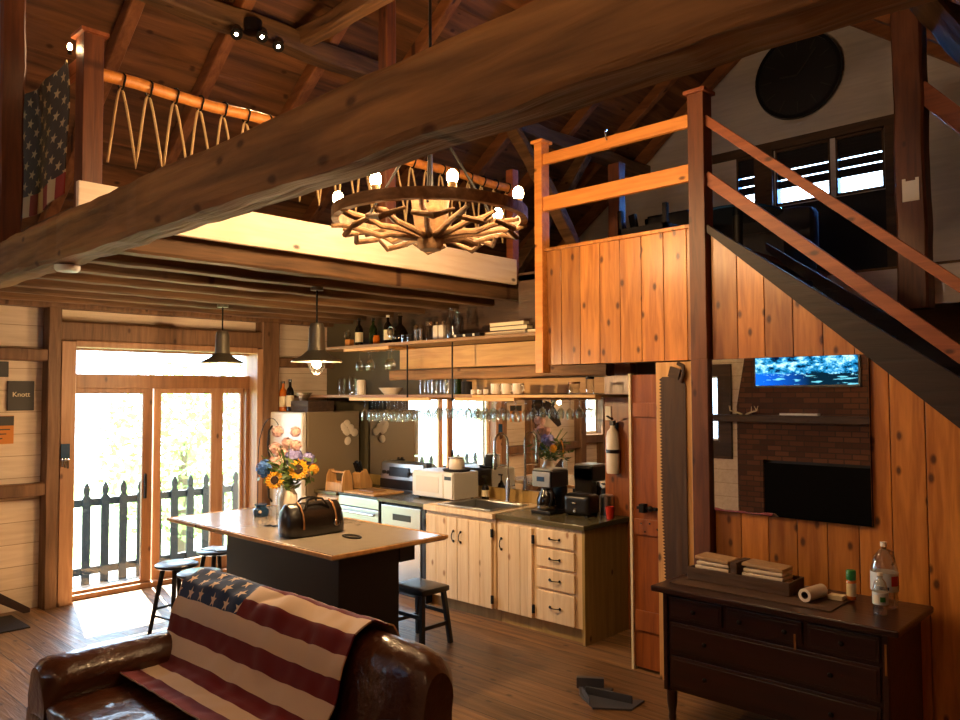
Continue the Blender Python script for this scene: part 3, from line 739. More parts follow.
# dishwasher
dw = thing('dishwasher', 'stainless steel dishwasher with a dark pull recess beside the sink cabinet', 'dishwasher', (-5.83, 5.3, 0))
link('body', MB().box(-6.15, -5.52, 5.05, 5.64, .08, .87), 'black', dw)
dd = link('door', MB().box(-6.14, -5.56, 5.0, 5.045, .12, .865), 'steel', dw, bevel=.006)
link('handle_recess', MB().box(-5.96, -5.7, 4.995, 5.0, .73, .79), 'black', dd)
link('toe_kick', MB().box(-6.15, -5.52, 5.08, 5.6, 0, .1), 'black', dw)
link('side_panel', MB().box(-5.545, -5.49, 5.0, 5.64, 0, .87), 'island', dw)
single('countertop', MB().box(-6.165, -5.47, 4.97, 5.66, .895, .93), 'counter', 'dark laminate countertop over the dishwasher, under the microwave', 'countertop', bevel=.003)
# sink cabinet
cb = thing('sink_cabinet', 'pale pine sink cabinet with plank doors and black iron hardware', 'cabinet', (-5.0, 5.3, 0))
link('body', MB().box(-5.475, -4.605, 5.0, 5.66, .12, .78).box(-5.475, -4.605, 5.0, 5.035, .78, .88).box(-5.475, -5.44, 5.035, 5.66, .78, .88).box(-4.64, -4.605, 5.035, 5.66, .78, .88), 'cab', cb)
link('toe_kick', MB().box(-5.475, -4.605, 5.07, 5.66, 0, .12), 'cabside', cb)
def pdoor(parent, xa, xb, hx, z0=.12, z1=.845, y=4.975):
    m = MB(); nb = max(2, round((xb-xa)/.13))
    for i in range(nb):
        a, b = xa+(xb-xa)*i/nb, xa+(xb-xa)*(i+1)/nb; m.box(a+.0015, b-.0015, y, y+.024, z0, z1)
    o = link('door', m, 'cab', parent, bevel=.003)
    link('handle', handle_bar(MB(), hx, y, .68, .045, True), 'iron', o, smooth=True)
    return o
d1 = pdoor(cb, -5.46, -5.05, -5.09); d2 = pdoor(cb, -5.045, -4.63, -5.0)
for d_, x in ((d1, -5.47), (d2, -4.622)):
    for z in (.2, .76): link('hinge', MB().box(x-.012, x+.012, 4.965, 4.98, z-.035, z+.035), 'iron', d_, bevel=.002)
ctop = thing('sink_countertop', 'pale wooden countertop holding the steel sink', 'countertop', (-5.0, 5.3, .88))
link('slab', MB().box(-5.468, -4.595, 4.95, 5.03, .882, .93).box(-5.468, -4.595, 5.5, 5.66, .882, .93).box(-5.468, -5.32, 5.03, 5.5, .882, .93).box(-4.7, -4.595, 5.03, 5.5, .882, .93), 'cab', ctop, bevel=.003)
sk = thing('sink', 'stainless steel drop-in sink set in the pale countertop', 'sink', (-5.0, 5.27, .75))
link('bowl', MB().box(-5.3, -4.72, 5.05, 5.06, .8, .94).box(-5.3, -4.72, 5.47, 5.48, .8, .94).box(-5.3, -5.29, 5.06, 5.47, .8, .94).box(-4.73, -4.72, 5.06, 5.47, .8, .94).box(-5.3, -4.72, 5.05, 5.48, .79, .8), 'steel', sk, bevel=.003)
link('rim', MB().box(-5.34, -4.68, 5.01, 5.05, .932, .944).box(-5.34, -4.68, 5.48, 5.52, .932, .944).box(-5.34, -5.3, 5.05, 5.48, .932, .944).box(-4.72, -4.68, 5.05, 5.48, .932, .944), 'steel', sk, bevel=.003)
link('drain', MB().cyl((-5.0, 5.27, .8), (-5.0, 5.27, .805), .04, n=16), 'chrome', sk)
fc = thing('faucet', 'tall chrome gooseneck spring faucet behind the sink', 'faucet', (-4.95, 5.55, .93))
link('base', MB().lathe([(.03, 0), (.03, .01), (.022, .03), (.022, .2), (.016, .22)], (-4.95, 5.55, .93)), 'chrome', fc, smooth=True)
gp = [(-4.95, 5.55, 1.12)]+[(-4.95, 5.55, 1.12+.05*i) for i in range(1, 8)]+[(-4.95, 5.46+.09*math.cos(a), 1.49+.09*math.sin(a)) for a in [PI*q/10 for q in range(11)]]+[(-4.95, 5.37, 1.44), (-4.95, 5.37, 1.36)]
link('neck', MB().tube(gp, .011, 10), 'chrome', fc, smooth=True)
link('spray_head', MB().lathe([(.012, .12), (.018, .1), (.02, .02), (.014, 0)][::-1], (-4.95, 5.37, 1.25)), 'chrome', fc, smooth=True)
link('holder_arm', MB().tube([(-4.95, 5.55, 1.27), (-4.95, 5.38, 1.27)], .007), 'chrome', fc, smooth=True)
link('lever', MB().tube([(-4.93, 5.55, 1.07), (-4.86, 5.54, 1.1)], .007), 'chrome', fc, smooth=True)
# drawer cabinet
cb = thing('drawer_cabinet', 'pale pine cabinet with one plank door and four drawers at the counter end', 'cabinet', (-4.15, 5.35, 0))
link('body', MB().box(-4.6, -3.71, 5.02, 5.66, .12, .88), 'cab', cb)
link('side_panel', MB().box(-3.71, -3.685, 5.02, 5.66, 0, .88), 'cabside', cb)
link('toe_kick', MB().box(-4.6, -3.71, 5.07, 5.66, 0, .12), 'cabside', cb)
d3 = pdoor(cb, -4.58, -4.2, -4.53, y=4.995)
for z in (.2, .76): link('hinge', MB().box(-4.195, -4.17, 4.985, 5.0, z-.035, z+.035), 'iron', d3, bevel=.002)
for za, zb in ((.72, .855), (.555, .7), (.385, .535), (.125, .365)):
    o = link('drawer', MB().box(-4.15, -3.77, 4.995, 5.02, za, zb), 'cab', cb, bevel=.006)
    link('handle', handle_bar(MB(), -3.96, 4.995, (za+zb)/2), 'iron', o, smooth=True)
single('countertop', MB().box(-4.59, -3.665, 4.985, 5.66, .885, .925), 'counter', 'olive brown countertop under the coffee maker and toaster', 'countertop', bevel=.003)
# mirror along the back of the kitchen
km = thing('mirror', 'long frameless mirror behind the sink and stove reflecting the patio wall', 'mirror', (-5.5, 5.69, 1.04))
link('mirror_glass', MB().box(-7.2, -3.92, 5.675, 5.69, 1.045, 1.915), 'mirror', km)
# microwave and its load
mwv = thing('microwave', 'white countertop microwave with a window door, left of the sink', 'microwave', (-5.6, 5.36, .93))
link('body', MB().box(-5.93, -5.36, 5.24, 5.58, .945, 1.2), 'white', mwv, bevel=.008)
for x in (-5.88, -5.41):
    for y in (5.28, 5.54): link('foot', MB().cyl((x, y, .93), (x, y, .946), .015, n=8), 'black', mwv)
dd = link('door', MB().box(-5.925, -5.49, 5.222, 5.24, .955, 1.19), 'white', mwv, bevel=.005)
link('window', MB().box(-5.87, -5.55, 5.219, 5.223, 1.0, 1.15), 'ceramic', dd, bevel=.004)
link('control_panel', MB().box(-5.485, -5.365, 5.225, 5.24, .955, 1.19), 'white', mwv, bevel=.004)
link('display', MB().box(-5.47, -5.38, 5.222, 5.226, 1.13, 1.165), 'black', mwv)
pt = thing('crock', 'small white crock on a dark tray on top of the microwave', 'jar', (-5.5, 5.42, 1.2))
link('tray', MB().lathe([(.0, 0), (.13, 0), (.14, .02), (.0, .02)], (-5.5, 5.42, 1.2)), 'darksofa', pt, smooth=True)
link('body', MB().lathe([(0, .02), (.075, .02), (.08, .04), (.08, .1), (.07, .115), (.07, .125), (.085, .13), (.03, .14), (0, .14)], (-5.5, 5.42, 1.2)), 'ceramic', pt, smooth=True)
# caddies and knife block
def caddy(x, y, w_, name, lab, cat):
    t = thing(name, lab, cat, (x, y, .92))
    link('body', MB().box(x-w_, x+w_, y-.07, y-.06, .92, 1.01).box(x-w_, x+w_, y+.06, y+.07, .92, 1.01).box(x-w_, x+w_, y-.06, y+.06, .92, .93), 'palepost', t, bevel=.002)
    for s in (-1, 1): link('end_board', MB().prism([(y-.075, .92), (y+.075, .92), (y+.06, 1.08), (y+.03, 1.14), (y-.03, 1.14), (y-.06, 1.08)], 'x', x+s*w_-.008, x+s*w_+.008), 'palepost', t, bevel=.002)
    link('handle', MB().cyl((x-w_, y, 1.115), (x+w_, y, 1.115), .01, n=8), 'palepost', t)
    return t
caddy(-7.0, 5.12, .14, 'utensil_caddy', 'pale wooden carry caddy on the counter beside the refrigerator', 'caddy')
kb = thing('knife_block', 'slanted pale wooden knife block full of black handled knives', 'knife block', (-7.0, 5.42, .92))
link('block', MB().prism([(5.36, .92), (5.52, .92), (5.52, .98), (5.44, 1.13), (5.34, 1.08)], 'x', -7.06, -6.93), 'palepost', kb, bevel=.003)
for i in range(6):
    x = -7.04+.03*(i % 3)+.015; y = 5.37+.035*(i//3)
    link('knife_handle', MB().beam((x, y+.01, 1.09), (x, y-.035, 1.2+.02*(i % 2)), .016, .022), 'black', kb, bevel=.003)
# coffee maker
cm = thing('coffee_maker', 'black and steel drip coffee maker with a glass carafe', 'coffee maker', (-4.3, 5.38, .925))
link('base', MB().box(-4.41, -4.2, 5.24, 5.5, .925, .955), 'black', cm, bevel=.006)
link('column', MB().box(-4.4, -4.21, 5.42, 5.5, .955, 1.27), 'black', cm, bevel=.006)
hd = link('brew_head', MB().box(-4.41, -4.2, 5.26, 5.5, 1.15, 1.29), 'black', cm, bevel=.01)
link('front_plate', MB().box(-4.4, -4.21, 5.25, 5.262, 1.155, 1.28), 'steel', hd, bevel=.003)
link('display', MB().box(-4.35, -4.27, 5.246, 5.251, 1.2, 1.24), 'blue', hd)
link('lid', MB().box(-4.405, -4.205, 5.27, 5.49, 1.29, 1.305), 'steel', cm, bevel=.005)
cf = link('carafe', MB().lathe([(.0, 0), (.07, 0), (.085, .03), (.088, .08), (.07, .13), (.055, .16), (.05, .18)], (-4.305, 5.33, .957)), 'darkglass', cm, smooth=True)
link('band', MB().lathe([(.072, 0), (.089, .02), (.089, .04), (.072, .04)], (-4.305, 5.33, .957)), 'chrome', cf, smooth=True)
link('handle', MB().tube([(-4.25, 5.29, 1.12), (-4.2, 5.26, 1.11), (-4.19, 5.25, 1.05), (-4.23, 5.27, .99)], .009), 'black', cf, smooth=True)
tt = thing('toaster', 'black two-slot toaster beside the coffee maker', 'toaster', (-4.0, 5.4, .925))
link('body', MB().rbox(-4.13, -3.86, 5.32, 5.5, .935, 1.11, .04, 10), 'black', tt, smooth=True)
for x in (-4.1, -3.9): link('foot', MB().box(x-.012, x+.012, 5.34, 5.48, .925, .937), 'black', tt)
for y in (5.37, 5.44): link('slot', MB().box(-4.09, -3.9, y-.012, y+.012, 1.108, 1.113), 'iron', tt)
link('lever', MB().box(-4.02, -3.98, 5.305, 5.32, 1.03, 1.045), 'chrome', tt, bevel=.003)
link('dial', MB().cyl((-4.0, 5.32, .975), (-4.0, 5.31, .975), .015), 'chrome', tt)
single('steel_canister', MB().lathe([(0, 0), (.06, 0), (.06, .16), (.05, .17), (0, .17)], (-3.86, 5.58, .925)), 'steel', 'shiny steel canister standing behind the toaster', 'canister', smooth=True)
single('plastic_cup', MB().lathe([(0, 0), (.028, 0), (.038, .1), (.034, .1), (.026, .006), (0, .006)], (-3.72, 5.42, .925)), 'red', 'small red cup at the right end of the counter', 'cup', smooth=True)
def soap(x, y, lab, mat):
    t = thing('soap_bottle', lab, 'bottle', (x, y, .93))
    link('body', MB().lathe([(0, 0), (.035, 0), (.037, .02), (.037, .1), (.03, .13), (.013, .145), (.013, .16)], (x, y, .935)), mat, t, smooth=True)
    link('label', MB().lathe([(.0375, .03), (.0378, .03), (.0378, .09), (.0375, .09)], (x, y, .935)), 'label', t, smooth=True)
    link('pump', MB().cyl((x, y, 1.09), (x, y, 1.15), .006).box(x-.035, x+.012, y-.008, y+.008, 1.145, 1.158), 'black', t)
soap(-5.25, 5.56, 'dark pump soap bottle between the microwave and the faucet', 'darkglass')
soap(-4.55, 5.58, 'amber soap bottle left of the coffee maker', 'amber')
# fire extinguisher
fe = thing('fire_extinguisher', 'small white fire extinguisher hanging on the dark board right of the mirror', 'fire extinguisher', (-3.78, 5.58, 1.27))
link('cylinder', MB().lathe([(0, 0), (.05, .0), (.055, .02), (.055, .3), (.045, .35), (.02, .38), (.02, .4)], (-3.78, 5.56, 1.28)), 'ceramic', fe, smooth=True)
link('strap', MB().lathe([(.056, .17), (.058, .17), (.058, .2), (.056, .2)], (-3.78, 5.56, 1.28)), 'black', fe, smooth=True)
link('valve', MB().box(-3.8, -3.76, 5.54, 5.58, 1.68, 1.72).beam((-3.78, 5.56, 1.73), (-3.78, 5.48, 1.76), .02, .012), 'black', fe, bevel=.002)
link('bracket', MB().box(-3.8, -3.76, 5.6, 5.62, 1.3, 1.7), 'iron', fe)
single('light_switch', MB().box(-3.89, -3.83, 5.61, 5.62, 1.72, 1.84), 'ceramic', 'pale switch plate on the dark board above the extinguisher', 'switch', bevel=.004)

# ---- shelves
us = thing('upper_shelf', 'dark wooden shelf high in the kitchen carrying bottles and books', 'shelf', (-5.7, 5.2, 2.4))
link('board', MB().box(-7.3, -3.96, 5.02, 5.5, 2.43, 2.46), 'shelf', us, bevel=.003)
ls = thing('lower_shelf', 'long kitchen shelf above the mirror carrying glasses and mugs', 'shelf', (-5.4, 5.3, 1.9))
link('board', MB().box(-7.9, -5.0, 5.12, 5.64, 1.915, 1.945), 'shelf', ls, bevel=.003)
link('edge_board', MB().box(-5.0, -3.64, 5.12, 5.64, 1.915, 1.94), 'header', ls, bevel=.003)
for x in (-5.85, -5.22): single('shelf_rod', MB().cyl((x, 5.09, 1.9), (x, 5.09, 2.44), .008, n=8).sphere((x, 5.09, 1.9), .015, 8, 6), 'iron', 'iron rod joining the two kitchen shelves, %s one' % ('left' if x < -5.5 else 'right'), 'rod', 'shelf rods', smooth=True)
def rack(xa, xb, z, n_, lab):
    t = thing('glass_rack', lab, 'rack', ((xa+xb)/2, 5.2, z-.05))
    for i in range(n_+1):
        x = xa+(xb-xa)*i/n_; link('slat', MB().box(x-.02, x+.02, 5.06, 5.4, z-.02, z-.008).box(x-.006, x+.006, 5.06, 5.4, z-.008, z), 'header', t)
    link('front_strip', MB().box(xa-.02, xb+.02, 5.04, 5.06, z-.03, z), 'header', t, bevel=.002)
rack(-6.8, -6.1, 2.43, 6, 'wooden stemware rack under the upper shelf')
rack(-6.7, -5.5, 1.915, 10, 'wooden stemware rack under the left part of the lower shelf')
rack(-5.12, -4.44, 1.915, 6, 'wooden stemware rack under the right part of the lower shelf')
WG = [(0, 0), (.033, 0), (.034, .003), (.006, .008), (.0045, .02), (.0045, .085), (.012, .095), (.032, .12), (.038, .145), (.036, .175), (.031, .2), (.029, .2), (.034, .175), (.036, .146), (.03, .122), (.008, .098), (0, .097)]
wg_me = None
def wineglass(x, y, z, s, lab, grp, up=False):
    global wg_me
    if wg_me is None:
        o = link('wine_glass', MB().lathe(WG, n=12, rot=Matrix.Rotation(PI, 3, 'X')), 'glass', smooth=True); wg_me = o.data
    else:
        o = bpy.data.objects.new('wine_glass', wg_me); COL.objects.link(o)
    o.location = (x, y, z); o.scale = (s, s, s)
    if up: o.rotation_euler = (PI, 0, 0)
    tag(o, lab, 'wine glass', grp)
rn = random.Random(5)
for i in range(9):
    for j in range(2): wineglass(-6.64+i*.12+.06, 5.14+j*.14, 1.898, 1.02+rn.random()*.12, 'stemmed wine glass hanging upside down under the left half of the lower shelf', 'wine glasses under the left half of the lower shelf')
for i in range(6):
    for j in range(2): wineglass(-5.06+i*.113, 5.14+j*.14, 1.898, .9+rn.random()*.12, 'stemmed wine glass hanging upside down under the right half of the lower shelf', 'wine glasses under the right half of the lower shelf')
for i, x in enumerate((-6.7, -6.6, -6.5, -6.28, -6.17)): wineglass(x, 5.16+.05*(i % 2), 2.41, 1.05, 'stemmed wine glass hanging in the rack under the upper shelf', 'wine glasses under the upper shelf')
def lath(name, prof, x, y, z, mat, lab, cat, extra=(), group=None, n=16):
    if not extra: return single(name, MB().lathe(prof, (x, y, z), n), mat, lab, cat, group, smooth=True)
    t = thing(name, lab, cat, (x, y, z), group)
    link('body', MB().lathe(prof, (x, y, z), n), mat, t, smooth=True)
    for pn, pp, pm in extra: link(pn, MB().lathe(pp, (x, y, z), n), pm, t, smooth=True)
    return t
def bottle(x, y, z, h, r, mat, lab, lmat='label', cap='black'):
    pr = [(0, 0), (r, 0), (r, h*.6), (r*.8, h*.7), (r*.36, h*.78), (r*.34, h*.95), (r*.4, h*.96), (r*.4, h), (0, h)]
    ex = [('label', [(r+.001, h*.15), (r+.0018, h*.15), (r+.0018, h*.5), (r+.001, h*.5)], lmat), ('cap', [(r*.42, h*.93), (r*.44, h*.93), (r*.44, h*1.01), (0, h*1.01)], cap)]
    lath('bottle', pr, x, y, z, mat, lab, 'bottle', ex, 'bottles on the upper shelf' if z > 2.3 else None)
Z1 = 2.46; Y1 = 5.2
wineglass(-7.1, 5.3, Z1, 1.0, 'upright stemmed glass at the left end of the upper shelf', None, True)
single('paper_box', MB().box(-6.93, -6.85, 5.14, 5.2, Z1, Z1+.08), 'sign_orange', 'small orange box beside the green wine bottle on the upper shelf', 'box', bevel=.003)
bottle(-6.76, Y1, Z1, .3, .042, 'darkglass', 'leftmost bottle on the upper shelf, dark with a pale label')
bottle(-6.57, Y1+.04, Z1, .29, .042, 'greenglass', 'green wine bottle second from left on the upper shelf', 'greenglass')
lath('jar', [(0, 0), (.035, 0), (.038, .07), (.03, .09), (.03, .1)], -6.44, Y1-.02, Z1, 'amber', 'small amber jar between two bottles on the upper shelf', 'jar')
bottle(-6.28, Y1, Z1, .3, .042, 'darkglass', 'dark bottle with a big white label next to the round decanter', 'label', 'white')
dc = thing('decanter', 'round glass decanter with a ring handle on the upper shelf', 'decanter', (-6.13, Y1, Z1))
link('body', MB().lathe([(0, 0), (.06, 0), (.085, .05), (.085, .1), (.05, .17), (.02, .2), (.02, .27), (.03, .28)], (-6.11, Y1+.02, Z1)), 'darkglass', dc, smooth=True)
link('stopper', MB().sphere((-6.11, Y1+.02, Z1+.3), .025, 10, 8), 'glass', dc, smooth=True)
link('handle', MB().tube([(-6.16+.05*math.cos(a), Y1-.06, Z1+.12+.05*math.sin(a)) for a in [2*PI*i/14 for i in range(15)]], .006, 6), 'chrome', dc, smooth=True)
for i, x in enumerate((-5.99, -5.91)): lath('shot_glass', [(0, 0), (.026, 0), (.034, .085), (.031, .085), (.024, .008), (0, .008)], x, Y1-.03, Z1, 'glass', '%s of two little glasses right of the decanter' % ('left', 'right')[i], 'glass')
for i, x in enumerate((-5.82, -5.75)): lath('salt_shaker', [(0, 0), (.026, 0), (.022, .09), (.028, .12), (.024, .16), (.008, .175), (0, .175)], x, Y1-.02, Z1, 'chrome', '%s of the two slim chrome shakers on the upper shelf' % ('left', 'right')[i], 'shaker')
lath('jar', [(0, 0), (.045, 0), (.048, .02), (.048, .14), (.04, .15)], -5.64, Y1, Z1, 'glass', 'glass jar with a bright silver lid on the upper shelf', 'jar', [('lid', [(.05, .15), (.05, .19), (0, .195)], 'chrome')])
for i, x in enumerate((-5.54, -5.46)):
    t = thing('flask', '%s of two square pale flasks beside the glass pitcher' % ('left', 'right')[i], 'flask', (x, Y1, Z1))
    link('body', MB().rbox(x-.035, x+.035, Y1-.03, Y1+.03, Z1, Z1+.15, .01, 4), 'ceramic', t, smooth=True)
    link('cap', MB().cyl((x, Y1, Z1+.15), (x, Y1, Z1+.185), .015), 'chrome', t, smooth=True)
pc = thing('pitcher', 'tall amber-toned glass pitcher on the upper shelf', 'pitcher', (-5.32, Y1, Z1))
link('body', MB().lathe([(0, 0), (.06, 0), (.07, .06), (.065, .18), (.045, .24), (.055, .3), (.05, .3), (.04, .24), (.058, .17), (.06, .05), (0, .02)], (-5.32, Y1, Z1)), 'glass', pc, smooth=True)
link('handle', MB().tube([(-5.27, Y1-.02, Z1+.26), (-5.21, Y1-.03, Z1+.25), (-5.2, Y1-.03, Z1+.15), (-5.26, Y1-.02, Z1+.1)], .008), 'glass', pc, smooth=True)
tr = thing('serving_tray', 'black tray with three small bright squares on the upper shelf', 'tray', (-5.02, 5.18, Z1))
link('tray_body', MB().box(-5.2, -4.86, 5.08, 5.34, Z1, Z1+.035), 'black', tr, bevel=.004)
for x in (-5.17, -5.05, -4.93): link('clasp', MB().box(x-.012, x+.012, 5.072, 5.08, Z1+.01, Z1+.032), 'white', tr)
for i, (x, z, w_, mt, lb) in enumerate(((-4.6, Z1, .24, 'shelf', 'wide brown book at the bottom of the pile on the upper shelf'), (-4.56, Z1+.042, .22, 'sign_grey', 'dark book in the middle of the pile on the upper shelf'), (-4.58, Z1+.08, .2, 'beamy', 'tan book on top of the pile on the upper shelf'))):
    t = thing('book', lb, 'book', (x, 5.25, z), 'books piled on the upper shelf')
    link('cover', MB().box(x-w_, x+w_, 5.12, 5.38, z, z+.004).box(x-w_, x+w_, 5.12, 5.38, z+.034, z+.038).box(x-w_, x-w_+.004, 5.12, 5.38, z, z+.038), mt, t)
    link('pages', MB().box(x-w_+.006, x+w_-.006, 5.126, 5.374, z+.004, z+.034), 'label', t)
single('paper_box', MB().box(-4.3, -4.05, 5.08, 5.3, Z1, Z1+.03), 'label', 'flat pale box at the right end of the upper shelf', 'box', bevel=.003)
Z2 = 1.946; Y2 = 5.3
for i, (x, h) in enumerate(((-5.86, .17), (-5.78, .19), (-5.69, .18), (-5.6, .2), (-5.52, .22))):
    lath('tall_glass', [(0, 0), (.03, 0), (.037, h), (.034, h), (.027, .01), (0, .01)], x, Y2+.03*(i % 2), Z2, 'glass', 'tall clear tumbler in the row left of the green one on the lower shelf', 'glass', group='tall tumblers on the lower shelf')
lath('tall_glass', [(0, 0), (.04, 0), (.045, .15), (.042, .15), (.036, .01), (0, .01)], -5.36, Y2, Z2, 'greenglass', 'green tumbler on the lower shelf right of the clear ones', 'glass')
lath('canister', [(0, 0), (.05, 0), (.05, .12), (.0, .125)], -5.24, Y2, Z2, 'darksofa', 'dark round tin beside the green tumbler', 'canister')
def mug(x, s, lab):
    t = thing('mug', lab, 'mug', (x, Y2-.08, Z2))
    link('body', MB().lathe([(0, 0), (.04*s, 0), (.045*s, .01), (.045*s, .085*s), (.041*s, .085*s), (.04*s, .012), (0, .012)], (x, Y2-.08, Z2)), 'ceramic', t, smooth=True)
    link('handle', MB().tube([(x+.04*s, Y2-.085, Z2+.07*s), (x+.065*s, Y2-.09, Z2+.065*s), (x+.068*s, Y2-.09, Z2+.03*s), (x+.042*s, Y2-.085, Z2+.02*s)], .006), 'ceramic', t, smooth=True)
for x, s, lb in ((-4.79, 1.1, 'left of the three large white mugs on the lower shelf'), (-4.66, 1.1, 'middle one of the three large white mugs on the lower shelf'), (-4.53, 1.1, 'right of the three large white mugs on the lower shelf'), (-4.92, .55, 'tiny white cup next to the large mugs'), (-5.0, .5, 'tiny white cup in the middle of three tiny ones'), (-5.08, .5, 'tiny white cup farthest from the large mugs')): mug(x, s, lb)
lath('bowl', [(0, 0), (.07, 0), (.13, .07), (.12, .07), (.065, .012), (0, .012)], -6.35, Y2, Z2, 'ceramic', 'wide white bowl on the left part of the lower shelf', 'bowl')
lath('jar', [(0, 0), (.05, 0), (.05, .08), (.045, .09)], -3.98, Y2, Z2, 'glass', 'squat clear jar near the right end of the lower shelf', 'jar', [('lid', [(.05, .085), (.05, .1), (0, .1)], 'gold')])
lath('jar', [(0, 0), (.035, 0), (.035, .11), (.03, .12)], -3.82, Y2, Z2, 'glass', 'tall narrow jar at the very right end of the lower shelf', 'jar', [('lid', [(.036, .12), (.036, .14), (0, .14)], 'iron')])
for x, h, r_, mt, lb in ((-7.0, .2, .045, 'glass', 'clear glass jar left on the lower shelf near the pendant lamp'), (-6.85, .16, .05, 'ceramic', 'pale canister on the lower shelf behind the pendant lamp'), (-7.2, .18, .04, 'glass', 'slim clear jar at the far left of the lower shelf')):
    lath('jar', [(0, 0), (r_, 0), (r_, h*.9), (r_*.8, h), (0, h)], x, Y2, Z2, mt, lb, 'jar')
# things on the refrigerator
bottle(-7.88, 4.98, 1.76, .34, .045, 'amber', 'left bottle standing on top of the refrigerator')
bottle(-7.77, 5.0, 1.76, .36, .045, 'darkglass', 'right bottle standing on top of the refrigerator')
single('storage_box', MB().box(-7.68, -7.34, 4.95, 5.3, 1.76, 1.88), 'walldark', 'dark box lying on top of the refrigerator', 'box', bevel=.006)
lath('bowl', [(0, 0), (.05, 0), (.1, .09), (.093, .09), (.045, .01), (0, .01)], -7.5, 5.0, 1.88, 'glass', 'clear glass bowl on the dark box above the refrigerator', 'bowl')

# ------------------------------------------------------------------ island
isl = thing('kitchen_island', 'black kitchen island with a large pale tiled top', 'island', (-5.2, 3.5, 0))
link('cabinet_body', MB().box(-5.8, -4.32, 3.16, 3.68, 0, .862), 'island', isl, bevel=.004)
link('corbel', MB().box(-4.34, -4.31, 3.68, 3.82, .76, .862), 'island', isl)
link('worktop', MB().box(-6.64, -4.28, 3.08, 4.1, .865, .885).box(-6.62, -4.3, 3.1, 4.08, .885, .9), 'islandtop', isl, bevel=.003)
link('edge_trim', MB().box(-6.655, -4.265, 3.065, 3.08, .875, .901).box(-6.655, -4.265, 4.1, 4.115, .875, .901).box(-6.655, -6.64, 3.08, 4.1, .875, .901).box(-4.28, -4.265, 3.08, 4.1, .875, .901), 'palepost', isl, bevel=.003)
def stool_round(x, y, lab, rot=0.):
    t = thing('bar_stool', lab, 'stool', (x, y, 0))
    link('seat', MB().lathe([(0, .575), (.15, .575), (.165, .585), (.165, .6), (.15, .608), (0, .604)], (x, y, 0), 28), 'stool', t, smooth=True)
    for i in range(4):
        a = rot+PI/4+i*PI/2; c, s = math.cos(a), math.sin(a)
        link('leg', MB().cyl((x+c*.1, y+s*.1, .58), (x+c*.21, y+s*.21, 0), .02, .016, 10), 'stool', t, smooth=True)
    for i in range(4):
        a = rot+PI/4+i*PI/2; b = a+PI/2; z = .2+.05*(i % 2); q = .1+.11*(1-z/.58)
        link('stretcher', MB().cyl((x+math.cos(a)*q, y+math.sin(a)*q, z), (x+math.cos(b)*q, y+math.sin(b)*q, z), .01, n=8), 'stool', t, smooth=True)
stool_round(-6.17, 2.93, 'round wooden stool nearest the patio door, left of the sofa back', .2)
stool_round(-5.74, 2.91, 'round wooden stool just behind the flag on the sofa', .5)
stool_round(-6.45, 3.42, 'round wooden stool under the island overhang with papers on its seat', .1)
m = MB().box(-6.58, -6.42, 3.34, 3.5, .609, .613, Matrix.Rotation(.4, 3, 'Z')); m.box(-6.47, -6.32, 3.38, 3.52, .613, .617, Matrix.Rotation(-.3, 3, 'Z'))
single('loose_papers', m, 'white', 'white papers lying on the stool under the island overhang', 'papers')
x, y = -4.7, 4.22
t = thing('saddle_stool', 'dark square stool at the right end of the island', 'stool', (x, y, 0))
link('seat', MB().rbox(x-.19, x+.19, y-.15, y+.15, .4, .455, .02, 8), 'stool', t, smooth=True)
for a in (-1, 1):
    for b in (-1, 1): link('leg', MB().beam((x+a*.15, y+b*.11, .41), (x+a*.19, y+b*.15, 0), .035, .035, (0, 1, 0)), 'stool', t, bevel=.003)
for a in (-1, 1):
    link('stretcher', MB().beam((x+a*.175, y-.13, .16), (x+a*.175, y+.13, .16), .02, .03), 'stool', t)
    link('stretcher', MB().beam((x-.17, y+a*.13, .24), (x+.17, y+a*.13, .24), .02, .03), 'stool', t)

# on the island
vx, vy, vz = -6.02, 3.86, .9
vs = thing('flower_vase', 'pale ceramic vase holding the bouquet on the island', 'vase', (vx, vy, vz))
link('body', MB().lathe([(0, 0), (.07, 0), (.078, .02), (.082, .14), (.078, .18), (.058, .21), (.056, .245), (.066, .265), (.058, .262), (.05, .24), (.05, .21), (0, .2)], (vx, vy, vz), 24), 'ceramic', vs, smooth=True)
bq = thing('bouquet', 'mixed bouquet of two sunflowers, blue hydrangea and pink blooms in the pale vase', 'flowers', (vx, vy, vz+.2))
def hyd(c, r_, mat, nm, seed):
    m = MB(); rn = random.Random(seed)
    for i in range(90):
        a = Vector((rn.gauss(0, 1), rn.gauss(0, 1), rn.gauss(0, 1))).normalized()
        p = Vector(c)+a*r_*rn.uniform(.8, 1.05); t1 = a.orthogonal().normalized(); t1 = (Matrix.Rotation(rn.uniform(0, 3), 3, a) @ t1); t2 = a.cross(t1); s = r_*.24
        for d1, d2 in ((t1, t2), (t2, -t1), (-t1, -t2), (-t2, t1)):
            m.add([p, p+d1*s+a*s*.2, p+(d1+d2)*s*.8+a*s*.3, p+d2*s+a*s*.2], [(0, 1, 2, 3)])
    m.sphere(c, r_*.8, 10, 8)
    link(nm, m, mat, bq)
